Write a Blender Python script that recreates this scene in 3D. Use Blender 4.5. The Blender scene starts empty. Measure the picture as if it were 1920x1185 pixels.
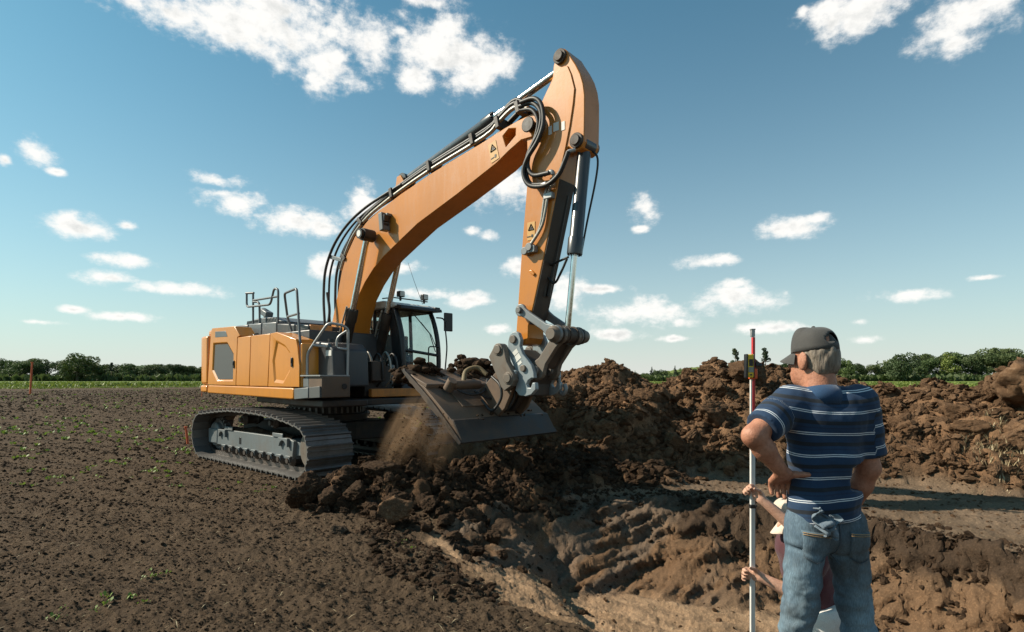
import bpy, bmesh, math, random
import numpy as np
from mathutils import Vector, Matrix
from mathutils.bvhtree import BVHTree

random.seed(7)
RNG = np.random.default_rng(11)
SC = bpy.context.scene
COL = SC.collection
R = math.radians

# ------------------------------------------------------------------ camera
cam = bpy.data.cameras.new('camera')
cam.sensor_fit = 'HORIZONTAL'; cam.sensor_width = 36.0; cam.lens = 20.0
cam.shift_y = 0.0607
cam.clip_start = 0.05; cam.clip_end = 9000.0
cam_o = bpy.data.objects.new('camera', cam); COL.objects.link(cam_o)
cam_o.location = (0, 0, 1.6); cam_o.rotation_euler = (R(90), 0, 0)
SC.camera = cam_o

# ------------------------------------------------------------------ light, sky, exposure
SUN_AZ = R(-85.0)      # direction to the sun, clockwise from +Y
SUN_EL = R(38.0)
S = Vector((math.sin(SUN_AZ) * math.cos(SUN_EL), math.cos(SUN_AZ) * math.cos(SUN_EL), math.sin(SUN_EL)))
sun = bpy.data.lights.new('sun', 'SUN'); sun.energy = 5.0; sun.angle = R(0.53); sun.color = (1.0, 0.90, 0.74)
sun_o = bpy.data.objects.new('sun', sun); COL.objects.link(sun_o)
sun_o.rotation_euler = (-S).to_track_quat('-Z', 'Y').to_euler()
sun_o.location = (-20, 0, 20)

SC.view_settings.view_transform = 'Standard'; SC.view_settings.look = 'None'
SC.view_settings.exposure = 0.52; SC.view_settings.gamma = 1.0
SC.view_settings.use_curve_mapping = False
SC.cycles.use_denoising = True
SC.cycles.max_bounces = 6; SC.cycles.diffuse_bounces = 2; SC.cycles.glossy_bounces = 3
SC.cycles.transmission_bounces = 6; SC.cycles.transparent_max_bounces = 12; SC.cycles.volume_bounces = 1
SC.cycles.volume_step_rate = 2.0
SC.cycles.sample_clamp_indirect = 6.0

# azimuth, elevation (radians) and half sizes of the clouds
CLOUDS = [
    (-0.533, 0.504, 0.076, 0.022), (-0.431, 0.518, 0.100, 0.039), (-0.359, 0.518, 0.107, 0.053), (-0.308, 0.484, 0.060, 0.031), (-0.248, 0.512, 0.044, 0.035), (-0.423, 0.545, 0.155, 0.025), 
    (-0.587, 0.502, 0.029, 0.012), (-0.149, 0.521, 0.060, 0.042), (-0.093, 0.510, 0.074, 0.039), (-0.028, 0.511, 0.037, 0.025), (-0.167, 0.484, 0.036, 0.022), (-0.075, 0.481, 0.056, 0.018), 
    (-0.193, 0.540, 0.014, 0.007), (-0.121, 0.550, 0.037, 0.020), (-0.140, 0.579, 0.046, 0.010), (0.547, 0.501, 0.055, 0.028), (0.512, 0.519, 0.036, 0.009), (0.667, 0.458, 0.052, 0.030), 
    (0.695, 0.469, 0.033, 0.011), (0.661, 0.436, 0.023, 0.015), (0.472, 0.521, 0.009, 0.006), (-0.701, 0.295, 0.022, 0.016), (-0.727, 0.279, 0.009, 0.008), (-0.676, 0.276, 0.011, 0.005), 
    (-0.649, 0.207, 0.037, 0.014), (-0.594, 0.219, 0.012, 0.007), (-0.483, 0.299, 0.040, 0.010), (-0.450, 0.271, 0.046, 0.017), (-0.476, 0.281, 0.030, 0.008), (-0.367, 0.254, 0.057, 0.020), 
    (-0.321, 0.247, 0.030, 0.017), (-0.257, 0.290, 0.035, 0.027), (-0.599, 0.170, 0.035, 0.010), (-0.619, 0.143, 0.036, 0.009), (-0.533, 0.134, 0.061, 0.010), (-0.600, 0.089, 0.037, 0.007), 
    (-0.658, 0.095, 0.019, 0.005), (-0.692, 0.076, 0.023, 0.004), (-0.321, 0.184, 0.019, 0.019), (-0.190, 0.190, 0.029, 0.012), (-0.014, 0.320, 0.058, 0.032), (-0.070, 0.251, 0.017, 0.009), 
    (-0.047, 0.244, 0.019, 0.009), (-0.075, 0.137, 0.034, 0.014), (0.005, 0.193, 0.019, 0.015), (-0.028, 0.086, 0.021, 0.009), (-0.158, 0.146, 0.055, 0.009), (0.084, 0.147, 0.042, 0.026), 
    (0.158, 0.154, 0.044, 0.008), (0.230, 0.285, 0.025, 0.021), (0.221, 0.250, 0.014, 0.006), (0.457, 0.232, 0.049, 0.016), (0.491, 0.242, 0.018, 0.009), (0.334, 0.192, 0.043, 0.010), 
    (0.371, 0.128, 0.061, 0.021), (0.334, 0.124, 0.033, 0.017), (0.375, 0.155, 0.020, 0.008), (0.221, 0.113, 0.078, 0.023), (0.287, 0.093, 0.019, 0.008), (0.185, 0.075, 0.043, 0.010), 
    (0.283, 0.067, 0.028, 0.005), (0.423, 0.080, 0.058, 0.009), (0.610, 0.120, 0.035, 0.010), (0.695, 0.135, 0.017, 0.004), (0.557, 0.058, 0.022, 0.006), (0.547, 0.084, 0.014, 0.005), 
    (1.941, 0.431, 0.087, 0.032), (-2.565, 0.096, 0.052, 0.017), (2.039, 0.214, 0.075, 0.029), (1.540, 0.494, 0.119, 0.045), (-2.036, 0.520, 0.082, 0.028), (-2.724, 0.261, 0.065, 0.021), 
    (3.017, 0.553, 0.141, 0.049), (-1.212, 0.326, 0.086, 0.034), (-1.145, 0.665, 0.071, 0.033), (1.844, 0.726, 0.125, 0.046), (2.230, 0.405, 0.075, 0.031), (-2.752, 0.459, 0.124, 0.044), 
    (-1.176, 0.649, 0.164, 0.059), (1.598, 0.652, 0.179, 0.058), (-2.825, 0.550, 0.098, 0.033), (-2.805, 0.249, 0.065, 0.021), (-0.897, 0.112, 0.054, 0.022), (1.541, 0.256, 0.090, 0.030), 
    (1.053, 0.480, 0.077, 0.027), (2.367, 0.667, 0.155, 0.059), (-0.857, 0.267, 0.060, 0.022), (0.994, 0.188, 0.062, 0.023), (1.566, 0.080, 0.047, 0.020), (-1.039, 0.678, 0.107, 0.042), 
    (-3.050, 0.501, 0.106, 0.040), 
]
def build_world():
    w = bpy.data.worlds.new('World'); w.use_nodes = True
    w.cycles.sampling_method = 'MANUAL'; w.cycles.sample_map_resolution = 256
    nt = w.node_tree; nd = nt.nodes; nd.clear(); lk = nt.links.new
    out = nd.new('ShaderNodeOutputWorld')
    sky = nd.new('ShaderNodeTexSky'); sky.sky_type = 'NISHITA'; sky.sun_disc = False
    sky.sun_elevation = SUN_EL; sky.sun_rotation = SUN_AZ
    sky.altitude = 0; sky.air_density = 1.0; sky.dust_density = 0.7; sky.ozone_density = 1.0
    def math_(op, a, b=None, c=None):
        n = nd.new('ShaderNodeMath'); n.operation = op
        for i, x in enumerate((a, b, c)):
            if x is None: continue
            if isinstance(x, (int, float)): n.inputs[i].default_value = x
            else: lk(x, n.inputs[i])
        return n.outputs[0]
    tint = nd.new('ShaderNodeMix'); tint.data_type = 'RGBA'; tint.blend_type = 'MULTIPLY'
    tint.inputs[0].default_value = 1.0; lk(sky.outputs[0], tint.inputs[6]); tint.inputs[7].default_value = SKY_TINT
    tc = nd.new('ShaderNodeTexCoord'); sep = nd.new('ShaderNodeSeparateXYZ'); lk(tc.outputs['Generated'], sep.inputs[0])
    x, y, z = sep.outputs
    az = math_('ARCTAN2', x, y); el = math_('ARCSINE', z)
    comb = nd.new('ShaderNodeCombineXYZ'); lk(az, comb.inputs[0]); lk(el, comb.inputs[1])
    # coarse and fine break-up of the cloud outlines
    def noise(scale, detail, rough, vec, off=0.0):
        mp = nd.new('ShaderNodeMapping'); lk(vec, mp.inputs[0]); mp.inputs['Location'].default_value = (off, off * 1.7, off * .3)
        mp.inputs['Scale'].default_value = (1.0, 1.45, 1.0)
        n = nd.new('ShaderNodeTexNoise'); n.inputs['Scale'].default_value = scale; n.inputs['Detail'].default_value = detail
        n.inputs['Roughness'].default_value = rough; lk(mp.outputs[0], n.inputs['Vector']); return n.outputs['Fac']
    n1 = noise(13.0, 10.0, 0.66, comb.outputs[0]); n2 = noise(34.0, 6.0, 0.6, comb.outputs[0], 3.1)
    # paler towards the horizon, the same all round
    hz = math_('POWER', 2.718, math_('DIVIDE', math_('MAXIMUM', el, 0.0), -0.20))
    pale = nd.new('ShaderNodeMix'); pale.data_type = 'RGBA'; lk(math_('MULTIPLY', hz, 0.92), pale.inputs[0])
    lk(tint.outputs[2], pale.inputs[6]); pale.inputs[7].default_value = SKY_HAZE
    nn = math_('MULTIPLY_ADD', n1, 3.4, -1.75)
    nn = math_('MULTIPLY_ADD', n2, 1.7, math_('ADD', nn, -0.85))
    # how much thinner the cloud is a little way towards the sun: that side is brighter
    sh = nd.new('ShaderNodeVectorMath'); sh.operation = 'ADD'; lk(comb.outputs[0], sh.inputs[0]); sh.inputs[1].default_value = (-.016, .012, 0)
    n3 = noise(13.0, 6.0, 0.6, sh.outputs[0])
    lit = math_('MULTIPLY_ADD', math_('SUBTRACT', n1, n3), 4.5, 0.0)
    def clouded(group):
        cur = None
        for (a, e, ra, re) in group:
            m = nd.new('ShaderNodeVectorMath'); m.operation = 'MULTIPLY_ADD'
            lk(comb.outputs[0], m.inputs[0]); m.inputs[1].default_value = (1 / ra, 1 / re, 0); m.inputs[2].default_value = (-a / ra, -e / re, 0)
            l = nd.new('ShaderNodeVectorMath'); l.operation = 'LENGTH'; lk(m.outputs[0], l.inputs[0])
            cur = l.outputs['Value'] if cur is None else math_('SMOOTH_MIN', cur, l.outputs['Value'], 0.25)
        bg = nd.new('ShaderNodeBackground'); bg.inputs['Strength'].default_value = SKY_STRENGTH
        if cur is None:
            lk(pale.outputs[2], bg.inputs['Color']); return bg.outputs[0]
        core = math_('ADD', math_('SUBTRACT', 1.22, cur), nn)
        mr = nd.new('ShaderNodeMapRange'); mr.interpolation_type = 'SMOOTHERSTEP'; lk(core, mr.inputs[0])
        mr.inputs[1].default_value = -0.30; mr.inputs[2].default_value = 1.05; mr.inputs[3].default_value = 0; mr.inputs[4].default_value = 1
        lim = nd.new('ShaderNodeMapRange'); lk(cur, lim.inputs[0]); lim.inputs[1].default_value = 1.35; lim.inputs[2].default_value = 1.95
        lim.inputs[3].default_value = 1; lim.inputs[4].default_value = 0
        fac = math_('MULTIPLY', math_('MULTIPLY', mr.outputs[0], lim.outputs[0]), 0.97)
        # thick middles are greyer than the bright rims
        thick = nd.new('ShaderNodeMapRange'); thick.interpolation_type = 'SMOOTHSTEP'; lk(math_('SUBTRACT', math_('ADD', core, math_('MULTIPLY_ADD', n2, 1.0, -0.5)), lit), thick.inputs[0])
        thick.inputs[1].default_value = 0.75; thick.inputs[2].default_value = 2.2
        cc = nd.new('ShaderNodeMix'); cc.data_type = 'RGBA'; lk(thick.outputs[0], cc.inputs[0])
        cc.inputs[6].default_value = CLOUD_RIM; cc.inputs[7].default_value = CLOUD_CORE
        mix = nd.new('ShaderNodeMix'); mix.data_type = 'RGBA'; lk(fac, mix.inputs[0])
        lk(pale.outputs[2], mix.inputs[6]); lk(cc.outputs[2], mix.inputs[7]); lk(mix.outputs[2], bg.inputs['Color'])
        return bg.outputs[0]
    # the same sky everywhere; split into tiles only so that each ray works through few clouds
    def tile(a0, a1, e0, e1, depth):
        g = [c for c in CLOUDS if c[0] + 2.3 * c[2] > a0 and c[0] - 2.3 * c[2] < a1 and c[1] + 2.3 * c[3] > e0 and c[1] - 2.3 * c[3] < e1]
        if len(g) <= 10 or depth == 0: return clouded(g)
        ms = nd.new('ShaderNodeMixShader')
        if (a1 - a0) > 1.3 * (e1 - e0):
            md = sorted(c[0] for c in g)[len(g) // 2]; md = min(max(md, a0 + .1 * (a1 - a0)), a1 - .1 * (a1 - a0))
            lk(math_('GREATER_THAN', az, md), ms.inputs[0]); p, q = tile(a0, md, e0, e1, depth - 1), tile(md, a1, e0, e1, depth - 1)
        else:
            md = sorted(c[1] for c in g)[len(g) // 2]; md = min(max(md, e0 + .1 * (e1 - e0)), e1 - .1 * (e1 - e0))
            lk(math_('GREATER_THAN', el, md), ms.inputs[0]); p, q = tile(a0, a1, e0, md, depth - 1), tile(a0, a1, md, e1, depth - 1)
        lk(p, ms.inputs[1]); lk(q, ms.inputs[2]); return ms.outputs[0]
    lk(tile(-math.pi, math.pi, -1.6, 1.6, 3), out.inputs['Surface'])
SKY_STRENGTH = 0.074
SKY_HAZE = (7.5, 7.4, 7.1, 1.0)
SKY_TINT = (.47, 1.10, 1.08, 1.0)
CLOUD_RIM = (10.0, 9.8, 9.4, 1.0); CLOUD_CORE = (6.7, 6.8, 6.65, 1.0)
build_world(); SC.world = bpy.data.worlds['World']

# ------------------------------------------------------------------ numpy noise
def _hash(ix, iy, iz, seed):
    h = (ix.astype(np.int64) * 374761393 + iy.astype(np.int64) * 668265263 + iz.astype(np.int64) * 2147483647 + seed * 974634721) & 0xFFFFFFFF
    h = ((h ^ (h >> 13)) * 1274126177) & 0xFFFFFFFF
    h = h ^ (h >> 16)
    return (h & 0xFFFFFF).astype(np.float32) / np.float32(0xFFFFFF)
def vnoise2(x, y, seed=0):
    ix = np.floor(x); iy = np.floor(y); fx = (x - ix).astype(np.float32); fy = (y - iy).astype(np.float32)
    fx = fx * fx * fx * (fx * (fx * 6 - 15) + 10); fy = fy * fy * fy * (fy * (fy * 6 - 15) + 10)
    o = np.zeros_like(ix)
    a = _hash(ix, iy, o, seed); b = _hash(ix + 1, iy, o, seed); c = _hash(ix, iy + 1, o, seed); d = _hash(ix + 1, iy + 1, o, seed)
    return (a + (b - a) * fx) * (1 - fy) + (c + (d - c) * fx) * fy
def fbm2(x, y, octv=4, seed=0, gain=0.5, ridged=False):
    s = 0; a = 1.0; t = 0
    for i in range(octv):
        n = vnoise2(x + 17.3 * i, y - 9.1 * i, seed + i * 13)
        if ridged: n = 1 - np.abs(2 * n - 1)
        s = s + a * n; t += a; a *= gain
        x, y = (x * 0.8 - y * 0.6) * 2.03, (x * 0.6 + y * 0.8) * 2.03
    return s / t
def vnoise3(x, y, z, seed=0):
    ix = np.floor(x); iy = np.floor(y); iz = np.floor(z)
    f = []
    for p, q in ((x, ix), (y, iy), (z, iz)):
        t = (p - q).astype(np.float32); f.append(t * t * (3 - 2 * t))
    r = 0
    for dx in (0, 1):
        for dy in (0, 1):
            for dz in (0, 1):
                w = (f[0] if dx else 1 - f[0]) * (f[1] if dy else 1 - f[1]) * (f[2] if dz else 1 - f[2])
                r = r + w * _hash(ix + dx, iy + dy, iz + dz, seed)
    return r
def fbm3(x, y, z, octv=4, seed=0, gain=0.5):
    s = 0; a = 1.0; t = 0
    for i in range(octv):
        s = s + a * vnoise3(x + 5.1 * i, y + 3.7 * i, z - 8.3 * i, seed + 7 * i); t += a; a *= gain; x = x * 2.03; y = y * 2.03; z = z * 2.03
    return s / t
def worley2(x, y, seed=0):
    ix = np.floor(x); iy = np.floor(y); best = np.full(x.shape, 9.0, np.float32); cid = np.zeros(x.shape, np.float32); o = np.zeros_like(ix)
    for dx in (-1, 0, 1):
        for dy in (-1, 0, 1):
            cx = ix + dx; cy = iy + dy
            px = cx + _hash(cx, cy, o, seed); py = cy + _hash(cx, cy, o, seed + 1)
            d = ((x - px) ** 2 + (y - py) ** 2).astype(np.float32)
            m = d < best; best = np.where(m, d, best); cid = np.where(m, _hash(cx, cy, o, seed + 2), cid)
    return np.sqrt(best), cid
def sstep(a, b, x):
    t = np.clip((x - a) / (b - a), 0, 1); return t * t * (3 - 2 * t)

# ------------------------------------------------------------------ objects
def tag(o, label=None, cat=None, group=None, kind=None):
    for k, v in (('label', label), ('category', cat), ('group', group), ('kind', kind)):
        if v: o[k] = v
    return o
def empty(name, loc=(0, 0, 0), rz=0.0):
    o = bpy.data.objects.new(name, None); COL.objects.link(o); o.location = loc; o.rotation_euler = (0, 0, rz); o.empty_display_size = .2
    return o
def link(name, me, mat=None, parent=None):
    o = bpy.data.objects.new(name, me); COL.objects.link(o)
    if mat is not None:
        me.materials.clear(); me.materials.append(mat)
    if parent is not None: o.parent = parent
    return o
def mesh_np(name, V, Fq, smooth=True):
    me = bpy.data.meshes.new(name); V = np.asarray(V, np.float32); Fq = np.asarray(Fq, np.int32); k = Fq.shape[1]
    me.vertices.add(len(V)); me.vertices.foreach_set('co', V.ravel())
    me.loops.add(Fq.size); me.loops.foreach_set('vertex_index', Fq.ravel())
    me.polygons.add(len(Fq)); me.polygons.foreach_set('loop_start', np.arange(0, Fq.size, k, dtype=np.int32))
    me.polygons.foreach_set('loop_total', np.full(len(Fq), k, np.int32))
    me.update(calc_edges=True); me.validate()
    if smooth: me.polygons.foreach_set('use_smooth', np.ones(len(me.polygons), bool))
    return me
def fattr(me, name, arr):
    a = me.attributes.new(name, 'FLOAT', 'POINT'); a.data.foreach_set('value', np.asarray(arr, np.float32).ravel())
def cattr(me, name, arr):
    arr = np.asarray(arr, np.float32)
    if arr.shape[1] == 3: arr = np.concatenate([arr, np.ones((len(arr), 1), np.float32)], 1)
    a = me.attributes.new(name, 'FLOAT_COLOR', 'POINT'); a.data.foreach_set('color', arr.ravel())

def poly_area(p):
    return 0.5 * sum(p[i][0] * p[(i + 1) % len(p)][1] - p[(i + 1) % len(p)][0] * p[i][1] for i in range(len(p)))
class MB:
    """collects solids of one part"""
    def __init__(s): s.v = []; s.f = []; s.sm = []
    def add(s, vs, fs, smooth=False):
        n = len(s.v); s.v += [tuple(p) for p in vs]; s.f += [tuple(i + n for i in q) for q in fs]; s.sm += [smooth] * len(fs); return s
    def prism(s, prof, y0, y1):
        """profile of (x,z) points extruded from y0 to y1"""
        if poly_area(prof) < 0: prof = prof[::-1]
        n = len(prof); a, b = min(y0, y1), max(y0, y1)
        vs = [(x, a, z) for x, z in prof] + [(x, b, z) for x, z in prof]
        fs = [tuple(range(n)), tuple(range(2 * n - 1, n - 1, -1))] + [(i, i + n, (i + 1) % n + n, (i + 1) % n) for i in range(n)]
        return s.add(vs, fs)
    def prism_xy(s, prof, z0, z1):
        if poly_area(prof) < 0: prof = prof[::-1]
        n = len(prof); a, b = min(z0, z1), max(z0, z1)
        vs = [(x, y, a) for x, y in prof] + [(x, y, b) for x, y in prof]
        fs = [tuple(range(n - 1, -1, -1)), tuple(range(n, 2 * n))] + [(i, (i + 1) % n, (i + 1) % n + n, i + n) for i in range(n)]
        return s.add(vs, fs)
    def box(s, c, d, m=None):
        x, y, z = d[0] / 2, d[1] / 2, d[2] / 2
        vs = [Vector((sx * x, sy * y, sz * z)) for sz in (-1, 1) for sy in (-1, 1) for sx in (-1, 1)]
        if m is not None: vs = [m @ p for p in vs]
        vs = [p + Vector(c) for p in vs]
        return s.add(vs, [(0, 2, 3, 1), (4, 5, 7, 6), (0, 1, 5, 4), (2, 6, 7, 3), (0, 4, 6, 2), (1, 3, 7, 5)])
    def tube(s, pts, r, n=8, cap=True, closed=False):
        pts = [Vector(p) for p in pts]; m = len(pts); rr = r if isinstance(r, (list, tuple)) else [r] * m
        t0 = (pts[1] - pts[0]).normalized(); up = Vector((0, 0, 1)) if abs(t0.z) < .9 else Vector((0, 1, 0))
        nrm = t0.cross(up).normalized(); vs = []; prev = t0
        for i, p in enumerate(pts):
            if i == 0: t = t0
            elif i == m - 1: t = (pts[i] - pts[i - 1]).normalized()
            else: t = ((pts[i] - pts[i - 1]).normalized() + (pts[i + 1] - pts[i]).normalized()); t = t.normalized() if t.length > 1e-6 else prev
            nrm = (nrm - t * nrm.dot(t)); nrm = nrm.normalized() if nrm.length > 1e-6 else t.orthogonal().normalized(); bn = t.cross(nrm); prev = t
            for k in range(n):
                a = 2 * math.pi * k / n; vs.append(p + (nrm * math.cos(a) + bn * math.sin(a)) * rr[i])
        fs = [(i * n + k, i * n + (k + 1) % n, (i + 1) * n + (k + 1) % n, (i + 1) * n + k) for i in range(m - 1) for k in range(n)]
        s.add(vs, fs, True)
        if cap:
            q = len(s.v) - m * n
            s.f += [tuple(q + k for k in range(n - 1, -1, -1)), tuple(q + (m - 1) * n + k for k in range(n))]; s.sm += [False, False]
        return s
    def cyl(s, a, b, r, n=20, r2=None):
        return s.tube([a, b], [r, r if r2 is None else r2], n)
    def build(s, name, mat, parent=None, bevel=0.0, seg=2):
        me = bpy.data.meshes.new(name); me.from_pydata(s.v, [], s.f); me.update()
        bm = bmesh.new(); bm.from_mesh(me); bmesh.ops.recalc_face_normals(bm, faces=bm.faces); bm.faces.ensure_lookup_table()
        for e in bm.edges:
            if len(e.link_faces) == 2:
                a, b = e.link_faces; both = s.sm[a.index] and s.sm[b.index]; e.smooth = a.normal.angle(b.normal, 3.1) < (R(75) if both else R(22))
        for f in bm.faces: f.smooth = True
        bm.to_mesh(me); bm.free()
        o = link(name, me, mat, parent)
        if bevel > 0:
            md = o.modifiers.new('bevel', 'BEVEL'); md.width = bevel; md.segments = seg; md.limit_method = 'ANGLE'; md.angle_limit = R(35); md.harden_normals = False
            md.use_clamp_overlap = True
        return o
def arc(c, r, a0, a1, n):
    return [(c[0] + r * math.cos(R(a0 + (a1 - a0) * i / (n - 1))), c[1] + r * math.sin(R(a0 + (a1 - a0) * i / (n - 1)))) for i in range(n)]
def smooth_path(pts, n=6):
    """Catmull-Rom through the points"""
    P = [Vector(p) for p in pts]; P = [P[0] * 2 - P[1]] + P + [P[-1] * 2 - P[-2]]; out = []
    for i in range(1, len(P) - 2):
        for k in range(n):
            t = k / n; a, b, c, d = P[i - 1], P[i], P[i + 1], P[i + 2]
            out.append(0.5 * ((2 * b) + (c - a) * t + (2 * a - 5 * b + 4 * c - d) * t * t + (3 * b - a - 3 * c + d) * t ** 3))
    out.append(P[-2]); return out

# ------------------------------------------------------------------ materials
class NT:
    def __init__(s, name):
        s.m = bpy.data.materials.new(name); s.m.use_nodes = True; s.t = s.m.node_tree; s.n = s.t.nodes; s.l = s.t.links.new
        s.b = s.n['Principled BSDF']; s.out = s.n['Material Output']; s.co = s.n.new('ShaderNodeTexCoord')
    def noise(s, scale, detail=4, rough=.55, coord='Object', stretch=None, off=0):
        mp = s.n.new('ShaderNodeMapping'); s.l(s.co.outputs[coord], mp.inputs[0]); mp.inputs['Location'].default_value = (off, off, off)
        if stretch: mp.inputs['Scale'].default_value = stretch
        n = s.n.new('ShaderNodeTexNoise'); n.inputs['Scale'].default_value = scale; n.inputs['Detail'].default_value = detail; n.inputs['Roughness'].default_value = rough
        s.l(mp.outputs[0], n.inputs['Vector']); return n.outputs['Fac']
    def ramp(s, fac, stops, interp='LINEAR'):
        r = s.n.new('ShaderNodeValToRGB'); r.color_ramp.interpolation = interp; e = r.color_ramp.elements
        while len(e) < len(stops): e.new(0.5)
        for i, (p, c) in enumerate(stops): e[i].position = p; e[i].color = (c, c, c, 1) if isinstance(c, (int, float)) else (*c, 1)
        s.l(fac, r.inputs[0]); return r.outputs[0]
    def mix(s, fac, a, b, mode='MIX'):
        n = s.n.new('ShaderNodeMix'); n.data_type = 'RGBA'; n.blend_type = mode
        for i, x in ((0, fac), (6, a), (7, b)):
            if isinstance(x, (int, float)): n.inputs[i].default_value = x
            elif isinstance(x, tuple): n.inputs[i].default_value = (*x, 1)
            else: s.l(x, n.inputs[i])
        return n.outputs[2]
    def math(s, op, a, b=None, c=None):
        n = s.n.new('ShaderNodeMath'); n.operation = op
        for i, x in enumerate((a, b, c)):
            if x is None: continue
            if isinstance(x, (int, float)): n.inputs[i].default_value = x
            else: s.l(x, n.inputs[i])
        return n.outputs[0]
    def attr(s, name, out='Fac'):
        n = s.n.new('ShaderNodeAttribute'); n.attribute_name = name; return n.outputs[out]
    def bump(s, h, strength=.3, dist=.01):
        n = s.n.new('ShaderNodeBump'); n.inputs['Strength'].default_value = strength; n.inputs['Distance'].default_value = dist; s.l(h, n.inputs['Height'])
        s.l(n.outputs[0], s.b.inputs['Normal']); return n
    def set(s, **k):
        for key, v in k.items():
            i = s.b.inputs[key.replace('_', ' ')]
            if isinstance(v, (int, float)): i.default_value = v
            elif isinstance(v, tuple): i.default_value = (*v, 1)
            else: s.l(v, i)
        return s.m
def painted(name, col, dirt=(.10, .065, .04), amount=.5, rough=.32, coat=.0, metal=0.0, scale=2.2, chip=None, fine=.12):
    t = NT(name)
    n1 = t.noise(scale, 8, .66); n2 = t.noise(scale * 14, 4, .6, off=4)
    tone = t.mix(t.ramp(t.noise(scale * .6, 3, off=9), [(.3, 0.0), (.7, 1.0)]), tuple(c * .9 for c in col), tuple(min(1, c * 1.08) for c in col))
    lo = .72 - .42 * amount
    d1 = t.ramp(n1, [(lo, 0.0), (min(.98, lo + .26), 1.0)]); d2 = t.ramp(n2, [(.62, 0.0), (.74, 1.0)])
    f = t.math('MINIMUM', t.math('ADD', t.math('MULTIPLY', d1, .75 * min(1, amount + .25)), t.math('MULTIPLY', d2, fine)), .95)
    st = t.ramp(t.noise(scale * 2.6, 5, .65, stretch=(2.6, 2.6, .30), off=13), [(.50, 0.0), (.78, 1.0)]); f = t.math('MINIMUM', t.math('ADD', f, t.math('MULTIPLY', st, .55 * amount)), .95)
    c = t.mix(f, tone, dirt)
    if chip:
        c = t.mix(t.ramp(t.noise(scale * 5, 6, .7, off=21), [(.64, 0.0), (.68, 1.0)]), c, chip)
    rr = t.math('MULTIPLY_ADD', f, .8 - rough, rough)
    t.set(Base_Color=c, Roughness=rr, Metallic=metal)
    if coat: t.b.inputs['Coat Weight'].default_value = coat; t.b.inputs['Coat Roughness'].default_value = .12
    t.bump(t.math('ADD', n2, t.math('MULTIPLY', d1, .6)), .08, .004)
    return t.m
MT = {}

# ------------------------------------------------------------------ the lie of the land
NEAR_RIM = [(-1.30, 6.2), (-1.08, 5.5), (-0.70, 4.66), (-0.22, 4.02), (0.30, 3.55), (0.85, 3.05), (1.35, 2.86), (2.0, 2.80), (2.8, 2.95), (3.6, 3.3), (4.6, 3.9)]
FAR_RIM = [(4.6, 3.9), (4.55, 4.9), (4.15, 6.1), (3.1, 7.05), (2.1, 7.75), (1.2, 7.9), (0.2, 7.55), (-0.6, 7.0), (-1.30, 6.2)]
CREST = [(-0.3, 12.6, .45), (0.45, 11.6, 1.45), (1.24, 11.5, 1.72), (1.9, 11.4, 1.88), (2.4, 11.5, 1.66), (2.9, 11.7, 1.38), (3.4, 11.7, 1.40), (4.0, 11.5, 1.80), (4.75, 11.4, 1.84),
         (5.3, 11.3, 1.72), (6.0, 11.2, 1.5), (6.6, 11.0, 1.46), (7.3, 10.6, 1.40), (7.9, 10.1, 1.46), (8.2, 9.6, 1.68), (8.75, 9.4, 1.8), (9.6, 9.0, 1.85), (11.0, 8.4, 1.6), (13., 8., 1.2)]
def polyline_dist(x, y, P):
    best = np.full(x.shape, 1e9); val = np.zeros(x.shape); side = np.zeros(x.shape)
    for p, q in zip(P[:-1], P[1:]):
        dx, dy = q[0] - p[0], q[1] - p[1]; L2 = dx * dx + dy * dy
        t = np.clip(((x - p[0]) * dx + (y - p[1]) * dy) / L2, 0, 1)
        d = np.hypot(x - p[0] - t * dx, y - p[1] - t * dy); m = d < best
        best = np.where(m, d, best); side = np.where(m, dx * (y - p[1]) - dy * (x - p[0]), side)
        if len(p) > 2: val = np.where(m, p[2] + (q[2] - p[2]) * t, val)
        else: val = np.where(m, t, val)
    return best, val, side
def inside(x, y, P):
    r = np.zeros(x.shape, bool)
    for i in range(len(P)):
        (x1, y1), (x2, y2) = P[i], P[(i + 1) % len(P)]
        c = ((y1 > y) != (y2 > y)) & (x < (x2 - x1) * (y - y1) / (y2 - y1 + 1e-12) + x1); r ^= c
    return r
PILES = [(-1.30, 7.35, .52, .62, .55), (-1.95, 6.95, .26, .5, .4), (-0.75, 6.85, .22, .5, .4), (-0.35, 8.2, .42, .8, .6), (0.9, 9.0, .38, 1.1, .7), (-2.0, 7.9, .30, .6, .5), (0.1, 7.5, .16, .8, .4), (2.0, 8.6, .16, .8, .45)]
FIELD_C = np.array((.056, .038, .024)); HEAP_C = np.array((.155, .090, .050)); BENCH_C = np.array((.128, .090, .060))
CLAY_C = np.array((.195, .130, .080)); HUMUS_C = np.array((.044, .029, .019)); GLEY_C = np.array((.086, .062, .044))
def scraped(x):
    """where the bucket left the cut face smooth"""
    return sstep(-.5, .1, x) * sstep(2.7, 1.9, x)
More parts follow.
